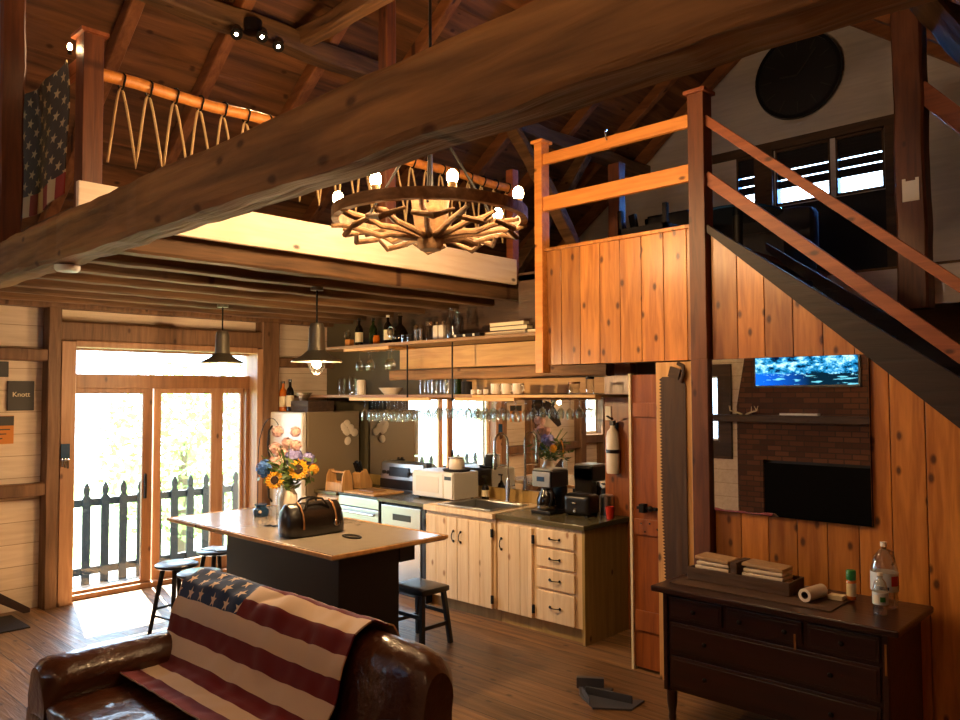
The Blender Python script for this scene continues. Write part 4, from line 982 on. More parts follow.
def sunflower(c, d, r_):
    d = Vector(d).normalized(); a = d.orthogonal().normalized(); b = d.cross(a); c = Vector(c); m = MB()
    for ring, (rr_, tz) in enumerate(((r_, 0), (r_*.88, .006))):
        for i in range(15):
            an = 2*PI*(i+ring*.5)/15; e = a*math.cos(an)+b*math.sin(an); q = d.cross(e)
            m.add([c+e*r_*.38, c+e*rr_*.72+q*r_*.14+d*(tz+.008), c+e*rr_+d*tz, c+e*rr_*.72-q*r_*.14+d*(tz+.008)], [(0, 1, 2, 3)])
    o = link('sunflower', m, 'sunpetal', bq)
    link('flower_center', MB().cyl(c-d*.01, c+d*.016, r_*.42, r_*.36, 16), 'seed', o, smooth=True)
hyd((-6.16, 3.72, 1.3), .075, 'bluepetal', 'blue_hydrangea', 1)
hyd((-6.0, 3.9, 1.4), .075, 'lilac', 'lilac_hydrangea', 2)
hyd((-5.9, 3.98, 1.38), .06, 'lilac', 'lilac_hydrangea', 22)
hyd((-6.1, 3.8, 1.35), .07, 'pink', 'pink_bloom', 3); hyd((-6.12, 3.86, 1.43), .06, 'pink', 'pink_bloom', 31); hyd((-6.0, 3.92, 1.5), .05, 'pink', 'pink_bloom', 32); hyd((-6.2, 3.84, 1.47), .055, 'pink', 'pink_bloom', 4); hyd((-6.1, 3.9, 1.52), .05, 'pink', 'pink_bloom', 5)
hyd((-6.18, 3.85, 1.62), .05, 'pink', 'pink_bloom', 6); hyd((-6.05, 3.95, 1.62), .045, 'pink', 'pink_bloom', 7); hyd((-5.84, 4.0, 1.3), .045, 'sunpetal', 'yellow_bloom', 8)
sunflower((-5.95, 3.68, 1.22), (.7, -.7, .1), .085); sunflower((-5.83, 3.84, 1.31), (.7, -.7, .15), .095)
m = MB(); rn = random.Random(12)
for i in range(26):
    e = Vector((-6.02+rn.uniform(-.17, .2), 3.84+rn.uniform(-.16, .16), rn.uniform(1.2, 1.55)))
    m.tube([(vx+rn.uniform(-.02, .02), vy+rn.uniform(-.02, .02), 1.12), ((vx+e.x)/2, (vy+e.y)/2, 1.16+(e.z-1.16)*.6), e], .004, 5)
link('stem', m, 'greenleaf', bq)
m = MB()
for i in range(200):
    c = Vector((-6.02+rn.uniform(-.2, .22), 3.84+rn.uniform(-.17, .17), rn.uniform(1.15, 1.4))); a = Vector((rn.uniform(-1, 1), rn.uniform(-1, 1), rn.uniform(-.6, .6))).normalized(); b = a.orthogonal().normalized()
    s = rn.uniform(.03, .06); m.add([c-a*s, c-b*s*.35, c+a*s, c+b*s*.35], [(0, 1, 2, 3)])
link('leaves', m, 'greenleaf', bq)
m = MB().tube([(-6.32, 3.74, .905)]+[(-6.32+.05*(1-math.cos(a)), 3.74+.1*(1-math.cos(a)), 1.38+.36*math.sin(a)) for a in [PI*i/12 for i in range(10)]], .004, 6)
single('wire_plant_stake', m, 'iron', 'thin dark curved wire stake standing behind the bouquet', 'plant stake', smooth=True)
t = thing('jar', 'squat blue glazed jar on the island left of the vase', 'jar', (-6.13, 3.66, .9))
link('body', MB().lathe([(0, 0), (.06, 0), (.068, .02), (.068, .06), (.045, .075), (.045, .09), (.055, .095), (.055, .105), (0, .105)], (-6.13, 3.66, .9)), 'blue', t, smooth=True)
link('label', MB().sphere((-6.075, 3.617, .945), .014, 8, 6), 'ceramic', t)
t = thing('glass_bottle', 'tall slim clear bottle standing left of the vase', 'bottle', (-5.9, 3.62, .9))
link('body', MB().lathe([(0, 0), (.03, 0), (.03, .2), (.015, .24), (.015, .3)], (-5.9, 3.7, .9)), 'glass', t, smooth=True)
bx_, by_ = -5.08, 3.46
hb = thing('handbag', 'black leather satchel bag with gold-brown straps on the island', 'bag', (bx_, by_, .9))
rt = Matrix.Rotation(R(88), 3, 'Z')
def bt(p): return rt @ Vector(p)+Vector((bx_, by_, .9))
m = MB(); secs = [(0, .235, .115), (.02, .245, .125), (.1, .245, .118), (.17, .24, .1), (.215, .23, .06), (.235, .225, .03), (.24, .2, .01)]
vs_ = []; n_ = 28
for z, a, b in secs:
    for q in range(n_):
        an = 2*PI*q/n_; ca, sa = math.cos(an), math.sin(an)
        p = Vector((a*math.copysign(abs(ca)**.35, ca), b*math.copysign(abs(sa)**.45, sa), z)); p += noise.noise_vector(p*14)*.006
        p.z = max(p.z, 0); vs_.append(bt(p))
m.add(vs_, [(i*n_+q, i*n_+(q+1) % n_, (i+1)*n_+(q+1) % n_, (i+1)*n_+q) for i in range(len(secs)-1) for q in range(n_)]+[tuple(range(n_-1, -1, -1)), tuple((len(secs)-1)*n_+q for q in range(n_))])
link('body', m, 'bagleather', hb, smooth=True)
for s in (-1, 1):
    pts = [bt((-.11, s*.075, .13)), bt((-.1, s*.075, .21)), bt((-.06, s*.05, .262)), bt((.0, s*.04, .272)), bt((.06, s*.05, .262)), bt((.1, s*.075, .21)), bt((.11, s*.075, .13))]
    o = link('handle', MB().tube(pts, .009, 8), 'bagleather', hb, smooth=True)
for x in (-.14, .14):
    for s in (-1,): link('strap', MB().tube([bt((x, s*.13, .06)), bt((x, s*.128, .11)), bt((x, s*.112, .17)), bt((x, s*.07, .226)), bt((x, s*.02, .25))], .007, 8), 'gold', hb, smooth=True)
link('buckle', MB().tube([bt((.14+.02*math.cos(a), -.135, .08+.02*math.sin(a))) for a in [2*PI*i/10 for i in range(11)]], .004, 6), 'chrome', hb, smooth=True)
m = MB(); 
m.tube([(-4.72+.09*math.cos(a), 3.57+.045*math.sin(a), .908) for a in [2*PI*i/20 for i in range(21)]], .008, 6)
single('leather_strap', m, 'bagleather', 'loose loop of dark leather strap lying right of the bag on the island', 'strap', smooth=True)
single('eyeglasses', MB().tube([(-5.62+.03*math.cos(a), 3.42+.03*math.sin(a), .905) for a in [2*PI*i/12 for i in range(13)]], .004, 6).tube([(-5.55+.03*math.cos(a), 3.45+.03*math.sin(a), .905) for a in [2*PI*i/12 for i in range(13)]], .004, 6).beam((-5.59, 3.43, .905), (-5.58, 3.44, .905), .004, .004), 'iron', 'small dark pair of glasses on the island left of the bag', 'glasses')

# ------------------------------------------------------------------ sofa
sf = thing('leather_sofa', 'brown leather sofa with rolled arms, a flag blanket over its back', 'sofa', (-3.45, 1.9, 0))
link('base', MB().rbox(-4.55, -2.4, 1.35, 2.35, .06, .32, .05, 10), 'leather', sf, smooth=True)
def ridge_y(z): return 2.27-(.9-z)*.32        # front face of the back, leaning
m = MB(); n_ = 40; sec = []
for i in range(30):
    t = i/29
    # profile in (y,z), from low behind, over the top roll, down the front to the seat
    if t < .3: sec.append((2.40, .1+(.72-.1)*t/.3))
    elif t < .62:
        a = (t-.3)/.32*PI; sec.append((2.26+.14*math.cos(a), .74+.15*math.sin(a)))
    else:
        q = (t-.62)/.38; sec.append((2.12-.12*q+.02*math.sin(q*PI), .74-.36*q))
vs_ = []
for i in range(n_+1):
    x = -4.55+2.16*i/n_; e = min(1, min(i, n_-i)/4.); e = math.sqrt(1-(1-e)**2)
    for (y, z) in sec:
        cy, cz = 2.24, .45; p = Vector((x, cy+(y-cy)*(.55+.45*e), cz+(z-cz)*(.82+.18*e)))
        w_ = noise.noise(p*7)*.012+noise.noise(Vector((p.x*22, p.y*5, p.z*5)))*.006
        vs_.append(p+Vector((0, -w_, w_)))
L_ = len(sec)
m.add(vs_, [(i*L_+j, (i+1)*L_+j, (i+1)*L_+j+1, i*L_+j+1) for i in range(n_) for j in range(L_-1)]+[tuple(range(L_)), tuple(n_*L_+j for j in range(L_-1, -1, -1))])
link('backrest', m, 'leather', sf, smooth=True)
for a, b in ((-4.28, -3.46), (-3.44, -2.62)): link('seat_cushion', MB().rbox(a, b, 1.36, 2.1, .28, .45, .07, 18, .012, 9), 'leather', sf, smooth=True)
def arm(xc):
    m = MB(); vs_ = []; n_ = 26; q_ = 24
    for i in range(n_+1):
        y = 1.36+.94*i/n_; e = min(1, i/3.); e = math.sqrt(1-(1-e)**2)
        for k_ in range(q_):
            a = 2*PI*k_/q_; cx_, cz_ = math.cos(a), math.sin(a)
            rx, rz = .15, .12
            px_, pz_ = xc+rx*cx_*(.6+.4*e), .51+rz*cz_*(.6+.4*e)
            if cz_ < 0: pz_ = .51+.45*cz_*(.85+.15*e); px_ = xc+rx*(.82 if abs(cx_) > .3 else 1)*math.copysign(abs(cx_)**.35, cx_)
            p = Vector((px_, y, max(pz_, .06))); w_ = noise.noise(p*8)*.012+noise.noise(Vector((p.x*6, p.y*25, p.z*6)))*.005
            d_ = Vector((cx_, 0, cz_)); vs_.append(p+d_*w_)
    m.add(vs_, [(i*q_+k_, i*q_+(k_+1) % q_, (i+1)*q_+(k_+1) % q_, (i+1)*q_+k_) for i in range(n_) for k_ in range(q_)]+[tuple(range(q_-1, -1, -1)), tuple(n_*q_+k_ for k_ in range(q_))])
    link('armrest', m, 'leather', sf, smooth=True)
arm(-4.38); arm(-2.5)
for x in (-4.45, -2.5):
    for y in (1.42, 2.25): link('foot', MB().cyl((x, y, 0), (x, y, .08), .03, .04, 10), 'post', sf, smooth=True)
def sofa_fit(o):
    for v in o.data.vertices:
        p = v.co+Vector(BASE[o.name]); z = p.z*.667 if p.z < .45 else 1.95-(1.95-p.z)*1.1
        v.co = Vector((p.x*1.1, p.y*1.1, z))-Vector(BASE[o.name])
for o in [x for x in SC.objects if x.parent == sf]: sofa_fit(o)
# flag draped over the back and onto the seat; u along the sofa, v from behind the back to the seat front
path = [(2.435, .66), (2.43, .78), (2.37, .875), (2.26, .915), (2.15, .87), (2.09, .74), (2.045, .6), (1.985, .485), (1.90, .475), (1.80, .478), (1.73, .485)]
cum = [0]
for a, b in zip(path, path[1:]): cum.append(cum[-1]+math.hypot(a[0]-b[0], a[1]-b[1]))
def along(t):
    s = t*cum[-1]
    for i in range(len(path)-1):
        if s <= cum[i+1]+1e-9:
            q = (s-cum[i])/(cum[i+1]-cum[i]); return (path[i][0]+(path[i+1][0]-path[i][0])*q, path[i][1]+(path[i+1][1]-path[i][1])*q)
    return path[-1]
def drape(u_, v_):
    y, z = along(v_)
    x = -4.40+1.60*u_+.16*max(0, v_-.55)*(1-u_)
    k_ = .5+.5*math.sin(v_*PI)
    w_ = noise.noise(Vector((u_*5.5, v_*3.2, 1.)))*.042*k_+noise.noise(Vector((u_*14, v_*7, 4.)))*.018
    return (x, y-.013-abs(w_)*.5, z+.019+abs(w_)*.8)
fb = MB().grid(drape, 70, 60, .008)
for q in list(fb.uv): fb.uv[q] = (fb.uv[q][0], .10+.90*fb.uv[q][1])
single('flag_blanket', fb, 'flagcloth', 'stars and stripes blanket draped over the back of the leather sofa', 'blanket', smooth=True)
sofa_fit(SC.objects['flag_blanket'])

# ------------------------------------------------------------------ dresser and what stands on it
ds = thing('antique_dresser', 'dark antique dresser with small and wide drawers below the wall mirror', 'dresser', (-1.87, 4.45, 0))
link('carcass', MB().box(-2.5, -1.26, 4.2, 4.74, .2, .77), 'dresser', ds, bevel=.004)
link('top', MB().box(-2.56, -1.2, 4.14, 4.76, .77, .805), 'dresser', ds, bevel=.008)
for x in (-2.47, -1.29):
    for y in (4.22, 4.7): link('leg', MB().lathe([(.018, 0), (.024, .04), (.02, .06), (.03, .12), (.032, .2)], (x, y, 0), 12), 'dresser', ds, smooth=True)
for x in (-2.5, -1.26): link('corner_column', MB().box(x-.025 if x > -2 else x, x if x > -2 else x+.025, 4.18, 4.2, .2, .77), 'dresser', ds, bevel=.003)
for xa, xb, za, zb, kn in ((-2.46, -2.13, .625, .745, 1), (-2.1, -1.68, .625, .745, 2), (-1.65, -1.3, .625, .745, 1), (-2.46, -1.3, .43, .6, 2), (-2.46, -1.3, .23, .405, 2)):
    o = link('drawer', MB().box(xa, xb, 4.185, 4.2, za, zb).box(xa+.015, xb-.015, 4.18, 4.185, za+.015, zb-.015), 'dresser', ds, bevel=.003)
    for i in range(kn):
        x = (xa+xb)/2 if kn == 1 else (xa+(xb-xa)*(.2 if i == 0 else .8)); z = (za+zb)/2
        link('knob', MB().lathe([(0, 0), (.006, 0), (.006, .012), (.014, .018), (.01, .026), (0, .028)], (x, 4.18, z), 12, Matrix.Rotation(PI/2, 3, 'X')), 'iron', o, smooth=True)
link('chipped_molding', MB().box(-1.72, -1.71, 4.177, 4.186, .6, .68), 'gold', ds); link('chipped_molding', MB().box(-1.275, -1.265, 4.176, 4.181, .57, .72), 'gold', ds)
ZD = .807
single('table_runner', MB().box(-2.5, -1.56, 4.26, 4.66, ZD, ZD+.004), 'walldark', 'thin dark runner with a pale edge lying on the dresser', 'runner')
wt = thing('wooden_tray', 'long wooden tray with a centre divider holding two piles of papers on the dresser', 'tray', (-2.08, 4.5, ZD))
r0 = ZD+.005
link('tray_body', MB().box(-2.46, -1.83, 4.4, 4.415, r0, r0+.075).box(-2.46, -1.83, 4.6, 4.615, r0, r0+.075).box(-2.46, -2.445, 4.415, 4.6, r0, r0+.075).box(-1.845, -1.83, 4.415, 4.6, r0, r0+.075).box(-2.445, -1.845, 4.415, 4.6, r0, r0+.01), 'walldark', wt, bevel=.003)
link('divider', MB().box(-2.185, -2.145, 4.415, 4.6, r0+.01, r0+.14), 'walldark', wt, bevel=.003)
def stack(x0, x1, n_, lab):
    for i in range(n_):
        z = r0+.014+i*.026; rn = random.Random(i+int(x0*100)); a = rn.uniform(-.07, .07)
        top = i == n_-1
        single('folded_newspaper', MB().rbox(x0+.01+.01*(i % 2), x1-.01, 4.43, 4.585, z, z+.024, .008, 6, .001, 20, Matrix.Rotation(a*.4, 3, 'Z') @ Matrix.Rotation(.04*(i > 3), 3, 'Y')), 'paperdark' if top else 'paper', 'newspaper, %s, %s' % (('lowest of the pile', 'second from the bottom', 'third from the bottom', 'fourth from the bottom', 'with brown cover on top')[i], lab), 'newspaper', 'newspapers in the wooden tray', smooth=True)
stack(-2.435, -2.195, 5, 'left half of the tray'); stack(-2.135, -1.87, 5, 'right half of the tray')
t = thing('paper_roll', 'white cardboard-cored paper roll lying on its side on the dresser', 'paper roll', (-1.72, 4.44, ZD))
rl = Matrix.Rotation(R(-8), 3, 'Z') @ Matrix.Rotation(PI/2, 3, 'X')
link('paper', MB().lathe([(.02, -.09), (.036, -.09), (.036, .09), (.02, .09), (.02, -.09)], (-1.71, 4.43, r0+.038), 24, rl), 'ceramic', t, smooth=True)
link('core', MB().lathe([(.017, -.088), (.02, -.088), (.02, .088), (.017, .088), (.017, -.088)], (-1.71, 4.43, r0+.038), 24, rl), 'walldark', t, smooth=True)
single('small_box', MB().box(-1.66, -1.58, 4.5, 4.56, ZD+.005, ZD+.03), 'label', 'little flat pale box between the paper roll and the green capped jar', 'box', bevel=.003)
t = thing('spice_jar', 'tall spice jar with a green lid standing on the dresser', 'jar', (-1.55, 4.6, ZD))
link('body', MB().lathe([(0, 0), (.023, 0), (.024, .01), (.024, .105), (.02, .11)], (-1.56, 4.58, ZD+.005)), 'amber', t, smooth=True)
link('label', MB().lathe([(.0243, .02), (.0247, .02), (.0247, .09), (.0243, .09)], (-1.56, 4.58, ZD+.005)), 'label', t, smooth=True)
link('lid', MB().lathe([(.025, .108), (.026, .108), (.026, .155), (.022, .16), (0, .16)], (-1.56, 4.58, ZD+.005)), 'green', t, smooth=True)
M['waterlabel'] = plain('blue_white_label', (206, 218, 228), .5)
def waterbottle(x, y, h, r_, lab, big):
    t = thing('water_bottle', lab, 'bottle', (x, y, ZD))
    pr = [(0, 0), (r_*.85, 0), (r_, .012)]
    for i in range(8): pr.append((r_*(1 if i % 2 else .95), h*(.08+i*.065)))
    pr += [(r_*.97, h*.62), (r_*.75, h*.78), (r_*.35, h*.88), (.013, h*.9), (.013, h*.95)]
    link('body', MB().lathe(pr, (x, y, ZD), 24), 'bottleclear', t, smooth=True)
    lb = link('label', MB().lathe([(r_+.001, h*.27), (r_+.002, h*.27), (r_+.002, h*.55), (r_+.001, h*.55)], (x, y, ZD), 24), 'waterlabel', t, smooth=True)
    for a, mt, zz, hh in (((20, 'red', .36, .15), (-30, 'blue', .3, .05), (62, 'red', .3, .2)) if big else ((-10, 'green', .34, .12), (-60, 'white', .3, .2))):
        an = R(a-45); m = MB(); vs_ = []
        for i in range(6):
            b = an+(i/5-.5)*.7; vs_ += [(x+(r_+.003)*math.cos(b), y+(r_+.003)*math.sin(b), ZD+h*zz), (x+(r_+.003)*math.cos(b), y+(r_+.003)*math.sin(b), ZD+h*(zz+hh))]
        m.add(vs_, [(2*i, 2*i+2, 2*i+3, 2*i+1) for i in range(5)]); link('label_print', m, mt, lb)
    link('cap', MB().cyl((x, y, ZD+h*.93), (x, y, ZD+h), .017 if big else .014, n=16), 'white', t, smooth=True)
    if big: link('grip_handle', MB().tube([(x+r_*.35*c_*.0+.0, y, ZD+h*.9), (x+.045, y, ZD+h*.86), (x+.052, y, ZD+h*.72), (x+.04, y, ZD+h*.66)], .006, 6), 'bottleclear', t, smooth=True)
waterbottle(-1.38, 4.55, .345, .066, 'large clear plastic water bottle with a red and blue label on the dresser', True)
waterbottle(-1.35, 4.38, .215, .036, 'small clear plastic water bottle in front of the large one', False)

# ------------------------------------------------------------------ wall mirror, saw, batten door
wm = thing('mirror', 'large frameless mirror on the plank wall reflecting a brick fireplace and television', 'mirror', (-2.0, 4.79, 1.2))
link('mirror_glass', MB().box(-2.475, -1.505, 4.775, 4.79, 1.19, 2.165), 'mirror', wm)
link('backing', MB().box(-2.477, -1.503, 4.79, 4.797, 1.185, 2.168), 'iron', wm)
pts = [(-2.47+.97*i/20, 4.772, 1.19+noise.noise(Vector((i*.4, 0, 0)))*.012) for i in range(13)]
sw = thing('crosscut_saw', 'long rusty crosscut saw hung upright on the pale board', 'saw', (-2.76, 4.78, .5))
saw = [(-2.665, .35)]+[(-2.662, z) for z in (.6, 1.2, 1.8, 2.0)]+[(-2.68, 2.06), (-2.835, 2.06)]
z = 2.04
while z > .4:
    b_ = -2.862+.03*max(0, 1.3-z); saw += [(b_, z), (b_+.018, z-.011)]; z -= .022
saw.append((-2.78, .35))
link('blade', MB().prism(saw, 'y', 4.776, 4.781), 'rust', sw)
link('handle', MB().tube([(-2.69, 4.77, 2.02), (-2.665, 4.765, 2.08), (-2.67, 4.765, 2.13), (-2.71, 4.765, 2.15)], .014, 8).box(-2.78, -2.7, 4.765, 4.79, 2.05, 2.12, Matrix.Rotation(.3, 3, 'Y')), 'walldark', sw, smooth=True)
dn = MB(); dx0, dx1 = -3.14, -2.87
dr2 = struct('door_2', planks(MB(), dx0, dx1, .02, 2.08, 4.86, 4.885, .3), 'redplank', bevel=.002)
dr2['label'] = 'narrow reddish plank door standing beside the saw'; BASE[dr2.name] = (0, 0, 0)
link('batten', MB().box(dx0+.02, dx1, 4.845, 4.86, .95, 1.06), 'redplank', dr2, bevel=.003)
link('batten', MB().box(dx0+.02, dx1, 4.845, 4.86, .28, .42), 'redplank', dr2, bevel=.003)
link('batten', MB().box(dx0+.02, dx1, 4.845, 4.86, 1.78, 1.88), 'redplank', dr2, bevel=.003)
link('edge_strip', MB().box(dx0-.012, dx0+.006, 4.84, 4.89, .0, 2.09), 'label', dr2)
link('latch', MB().box(-3.09, -2.93, 4.83, 4.86, 1.13, 1.15).box(-3.06, -3.02, 4.81, 4.86, 1.11, 1.17).sphere((-2.98, 4.835, 1.14), .02, 8, 6), 'iron', dr2, bevel=.002)
m = MB()
for x, z in ((-3.06, 1.03), (-2.99, 1.035), (-2.93, 1.0), (-3.03, .975)): m.cyl((x, 4.84, z), (x, 4.846, z), .007, n=8)
link('nail', m, 'chrome', dr2)

# ------------------------------------------------------------------ fireplace wall, seen in the mirror
fp = thing('brick_fireplace', 'brick fireplace with a dark firebox and wooden mantel, seen in the wall mirror', 'fireplace', (-4.0, -1.5, 0))
link('chimney_breast', MB().prism([(-5.3, .0), (-4.92, 0), (-4.92, .99), (-3.4, .99), (-3.4, 0), (-2.4, 0), (-2.4, 4.6), (-4.7, 4.6), (-5.15, 2.55), (-5.3, 1.75)], 'y', -1.595, -1.45), 'brick', fp)
link('firebox', MB().box(-4.92, -3.4, -1.595, -1.58, 0, .99), 'black', fp)
link('mantel', MB().box(-5.55, -2.4, -1.595, -1.2, 1.53, 1.63), 'walldark', fp, bevel=.006)
link('hearth', MB().box(-5.5, -2.4, -1.595, -1.0, 0, .16), 'walldark', fp, bevel=.006)
link('fire_screen', MB().box(-4.9, -3.42, -1.46, -1.45, .16, .95), 'matte_black', fp)  # flat matte black sheet across the firebox opening
tv = thing('television', 'flat television above the mantel showing a bright blue waterside picture', 'television', (-4.28, -1.4, 1.99))
link('casing', MB().box(-5.01, -3.55, -1.44, -1.405, 2.02, 2.87), 'black', tv, bevel=.004)
link('screen', MB().box(-4.98, -3.58, -1.405, -1.402, 2.05, 2.84), 'tv', tv)
link('bracket', MB().box(-4.5, -4.0, -1.45, -1.44, 2.3, 2.6), 'iron', tv)
m = MB()
for s in (-1, 1):
    b = [Vector((-5.14+s*.03, -1.35, 1.635)), Vector((-5.14+s*.12, -1.33, 1.67)), Vector((-5.14+s*.2, -1.32, 1.69)), Vector((-5.14+s*.22, -1.33, 1.76))]
    m.tube(b, [.014, .013, .01, .004], 8); m.tube([b[1], b[1]+Vector((s*.01, .02, .08))], [.009, .003], 6); m.tube([b[2], b[2]+Vector((s*-.02, .03, .07))], [.008, .003], 6)
single('antlers', m, 'antler', 'pale antlers lying on the mantel, seen in the wall mirror', 'antlers', smooth=True)
single('white_box', MB().box(-4.6, -4.08, -1.4, -1.3, 1.632, 1.66), 'white', 'long thin white box on the mantel, seen in the wall mirror', 'box')

# ------------------------------------------------------------------ things on the patio wall
pq = thing('wall_plaque', 'dark square plaque with pale lettering on the left wall', 'plaque', (XW+.02, 2.32, 1.81))
link('board', MB().box(XW, XW+.025, 2.21, 2.43, 1.815, 2.085), 'sign_grey', pq, bevel=.003)
text('Knott', .062, 'label', (XW+.027, 2.32, 1.96), (PI/2, 0, PI/2), pq)
single('wall_picture', MB().box(XW, XW+.02, 2.1, 2.215, 2.12, 2.26), 'sign_grey', 'small dark framed picture at the left edge of the frame above the plaque', 'picture', bevel=.003)
t = thing('paper_sign', 'orange printed paper sign on the left wall below the plaque', 'sign', (XW+.01, 2.15, 1.5))
link('sheet', MB().box(XW, XW+.006, 2.0, 2.27, 1.515, 1.77), 'sign_orange', t)
link('header_band', MB().box(XW+.006, XW+.008, 2.0, 2.27, 1.68, 1.765), 'sign_grey', t)
for i in range(3): link('text_line', MB().box(XW+.006, XW+.008, 2.04, 2.24-.03*i, 1.64-.04*i, 1.65-.04*i), 'sign_grey', t)
t = thing('key_rack', 'small dark key hook plate on the door casing with keys hanging', 'key rack', (XW+.16, 2.68, 1.3))
link('plate', MB().box(XW+.15, XW+.165, 2.62, 2.7, 1.36, 1.5), 'blue', t, bevel=.003)
for i in range(3): link('key', MB().box(XW+.165, XW+.17, 2.625+.025*i, 2.64+.025*i, 1.29-.01*i, 1.36).sphere((XW+.168, 2.633+.025*i, 1.35), .014, 8, 6, (.3, 1, 1)), 'chrome', t)
single('dark_mat', MB().box(-7.9, -7.38, 1.6, 2.24, 0.0, .012), 'mat', 'dark mat on the floor at the foot of the left wall', 'mat', bevel=.003)
m = MB().prism([(1.2, .9), (1.2, .72), (2.33, .012), (2.38, .012), (2.38, .05)], 'x', XW+.15, XW+.19)
single('stair_stringer', m, 'dresser', 'dark sloping board leaning against the left wall above the mat', 'board', bevel=.003)
# deer head and lamp, met in the kitchen mirror
t = thing('deer_mount', 'dark deer head mounted on a post, seen in the kitchen mirror', 'deer mount', (XW+.2, 1.8, 1.3))
link('plaque', MB().box(XW+.15, XW+.17, 1.68, 1.92, 1.5, 1.85), 'walldark', t, bevel=.01)
m = MB().tube([(XW+.15, 1.8, 1.72), (XW+.25, 1.8, 1.74), (XW+.36, 1.79, 1.72), (XW+.42, 1.78, 1.66), (XW+.5, 1.77, 1.55), (XW+.56, 1.76, 1.46)], [.13, .12, .1, .085, .06, .035], 14)
for s in (-1, 1): m.sphere((XW+.36, 1.79+s*.12, 1.78), .06, 8, 6, (.4, 1, .5))
link('head', m, 'fur', t, smooth=True)
for s in (-1, 1): link('antler', MB().tube([(XW+.34, 1.79+s*.04, 1.8), (XW+.32, 1.79+s*.14, 1.92), (XW+.4, 1.79+s*.22, 2.05), (XW+.5, 1.79+s*.2, 2.16)], [.016, .014, .011, .005], 8).tube([(XW+.35, 1.79+s*.18, 1.98), (XW+.42, 1.79+s*.17, 2.1)], [.01, .004], 6), 'antler', t, smooth=True)
t = thing('wall_sconce', 'small round lamp on the left wall, seen in the kitchen mirror', 'lamp', (XW+.05, 1.2, 1.8))
link('plate', MB().cyl((XW, 1.2, 1.85), (XW+.02, 1.2, 1.85), .06, n=16), 'iron', t, smooth=True)
link('arm', MB().tube([(XW+.02, 1.2, 1.85), (XW+.1, 1.2, 1.88), (XW+.12, 1.2, 1.84)], .008), 'iron', t, smooth=True)
link('bulb', MB().sphere((XW+.12, 1.2, 1.8), .035, 12, 8), 'bulb', t, smooth=True)

# ------------------------------------------------------------------ lamps
def light(name, typ, loc, e, col=(255, 208, 150), size=.05, rot=None, **k_):
    l = bpy.data.lights.new(name, typ); l.energy = e; l.color = lin(col)[:3]
    if typ == 'POINT' or typ == 'SPOT': l.shadow_soft_size = size
    for a, b in k_.items(): setattr(l, a, b)
    o = bpy.data.objects.new(name, l); COL.objects.link(o); o.location = loc
    if rot: o.rotation_euler = rot
    return o
def pendant(x, y, z, rad, lab):
    t = thing('pendant_lamp', lab, 'lamp', (x, y, z), 'barn pendants over the island')
    link('rod', MB().cyl((x, y, z+.28), (x, y, 2.78), .007, n=8), 'iron', t)
    link('canopy', MB().cyl((x, y, 2.755), (x, y, 2.78), .05, n=16), 'lampmetal', t, smooth=True)
    link('socket_housing', MB().lathe([(.0, .3), (.045, .3), (.055, .28), (.055, .27), (.06, .265), (.065, .12), (.07, .08)][::-1], (x, y, z)), 'lampmetal', t, smooth=True)
    link('shade', MB().lathe([(rad, 0), (rad+.005, .0), (rad+.005, .008), (rad*.6, .05), (.07, .09), (.06, .085), (rad*.58, .042)], (x, y, z), 32), 'lampmetal', t, smooth=True)
    link('bulb', MB().sphere((x, y, z-.01), .035, 12, 8, (1, 1, 1.2)), 'bulb', t, smooth=True)
    m = MB()
    for k_ in range(4):
        a = k_*PI/4; m.tube([(x+.065*math.cos(a)*math.cos(q), y+.065*math.sin(a)*math.cos(q), z-.01+.085*math.sin(q)) for q in [PI+PI*i/8 for i in range(9)]], .003, 5)
    link('bulb_cage', m, 'iron', t, smooth=True)
pendant(-6.72, 3.6, 2.24, .19, 'galvanised pendant lamp hanging in front of the door glass')
pendant(-5.12, 3.53, 2.2, .19, 'brightest pendant lamp, hanging over the middle of the island')
light('pendant_light', 'POINT', (-5.12, 3.53, 2.08), 95); light('pendant_light', 'POINT', (-6.72, 3.6, 2.12), 40)
# wagon wheel chandelier
cx, cy, cz, Rr = -3.25, 3.0, 2.95, .53
ch = thing('chandelier', 'large round driftwood and wagon wheel chandelier with glowing bulbs', 'chandelier', (cx, cy, cz))
m = MB(); ring = []
n_ = 56
for i in range(n_+1):
    a = 2*PI*i/n_; ring.append((cx+Rr*math.cos(a), cy+Rr*math.sin(a), cz))
vs_ = []
for i in range(n_):
    a = 2*PI*i/n_; c, s = math.cos(a), math.sin(a)
    for rr_, zz in ((Rr-.02, -.03), (Rr+.02, -.03), (Rr+.02, .03), (Rr-.02, .03)): vs_.append((cx+rr_*c, cy+rr_*s, cz+zz))
m.add(vs_, [(i*4+q, i*4+(q+1) % 4, ((i+1) % n_)*4+(q+1) % 4, ((i+1) % n_)*4+q) for i in range(n_) for q in range(4)])
link('wheel_rim', m, 'drift', ch, smooth=True)
link('hub', MB().lathe([(0, -.19), (.06, -.19), (.075, -.17), (.075, -.08), (.09, -.06), (.11, .1), (.06, .16), (0, .17)], (cx, cy, cz), 18), 'drift', ch, smooth=True)
rn = random.Random(4)
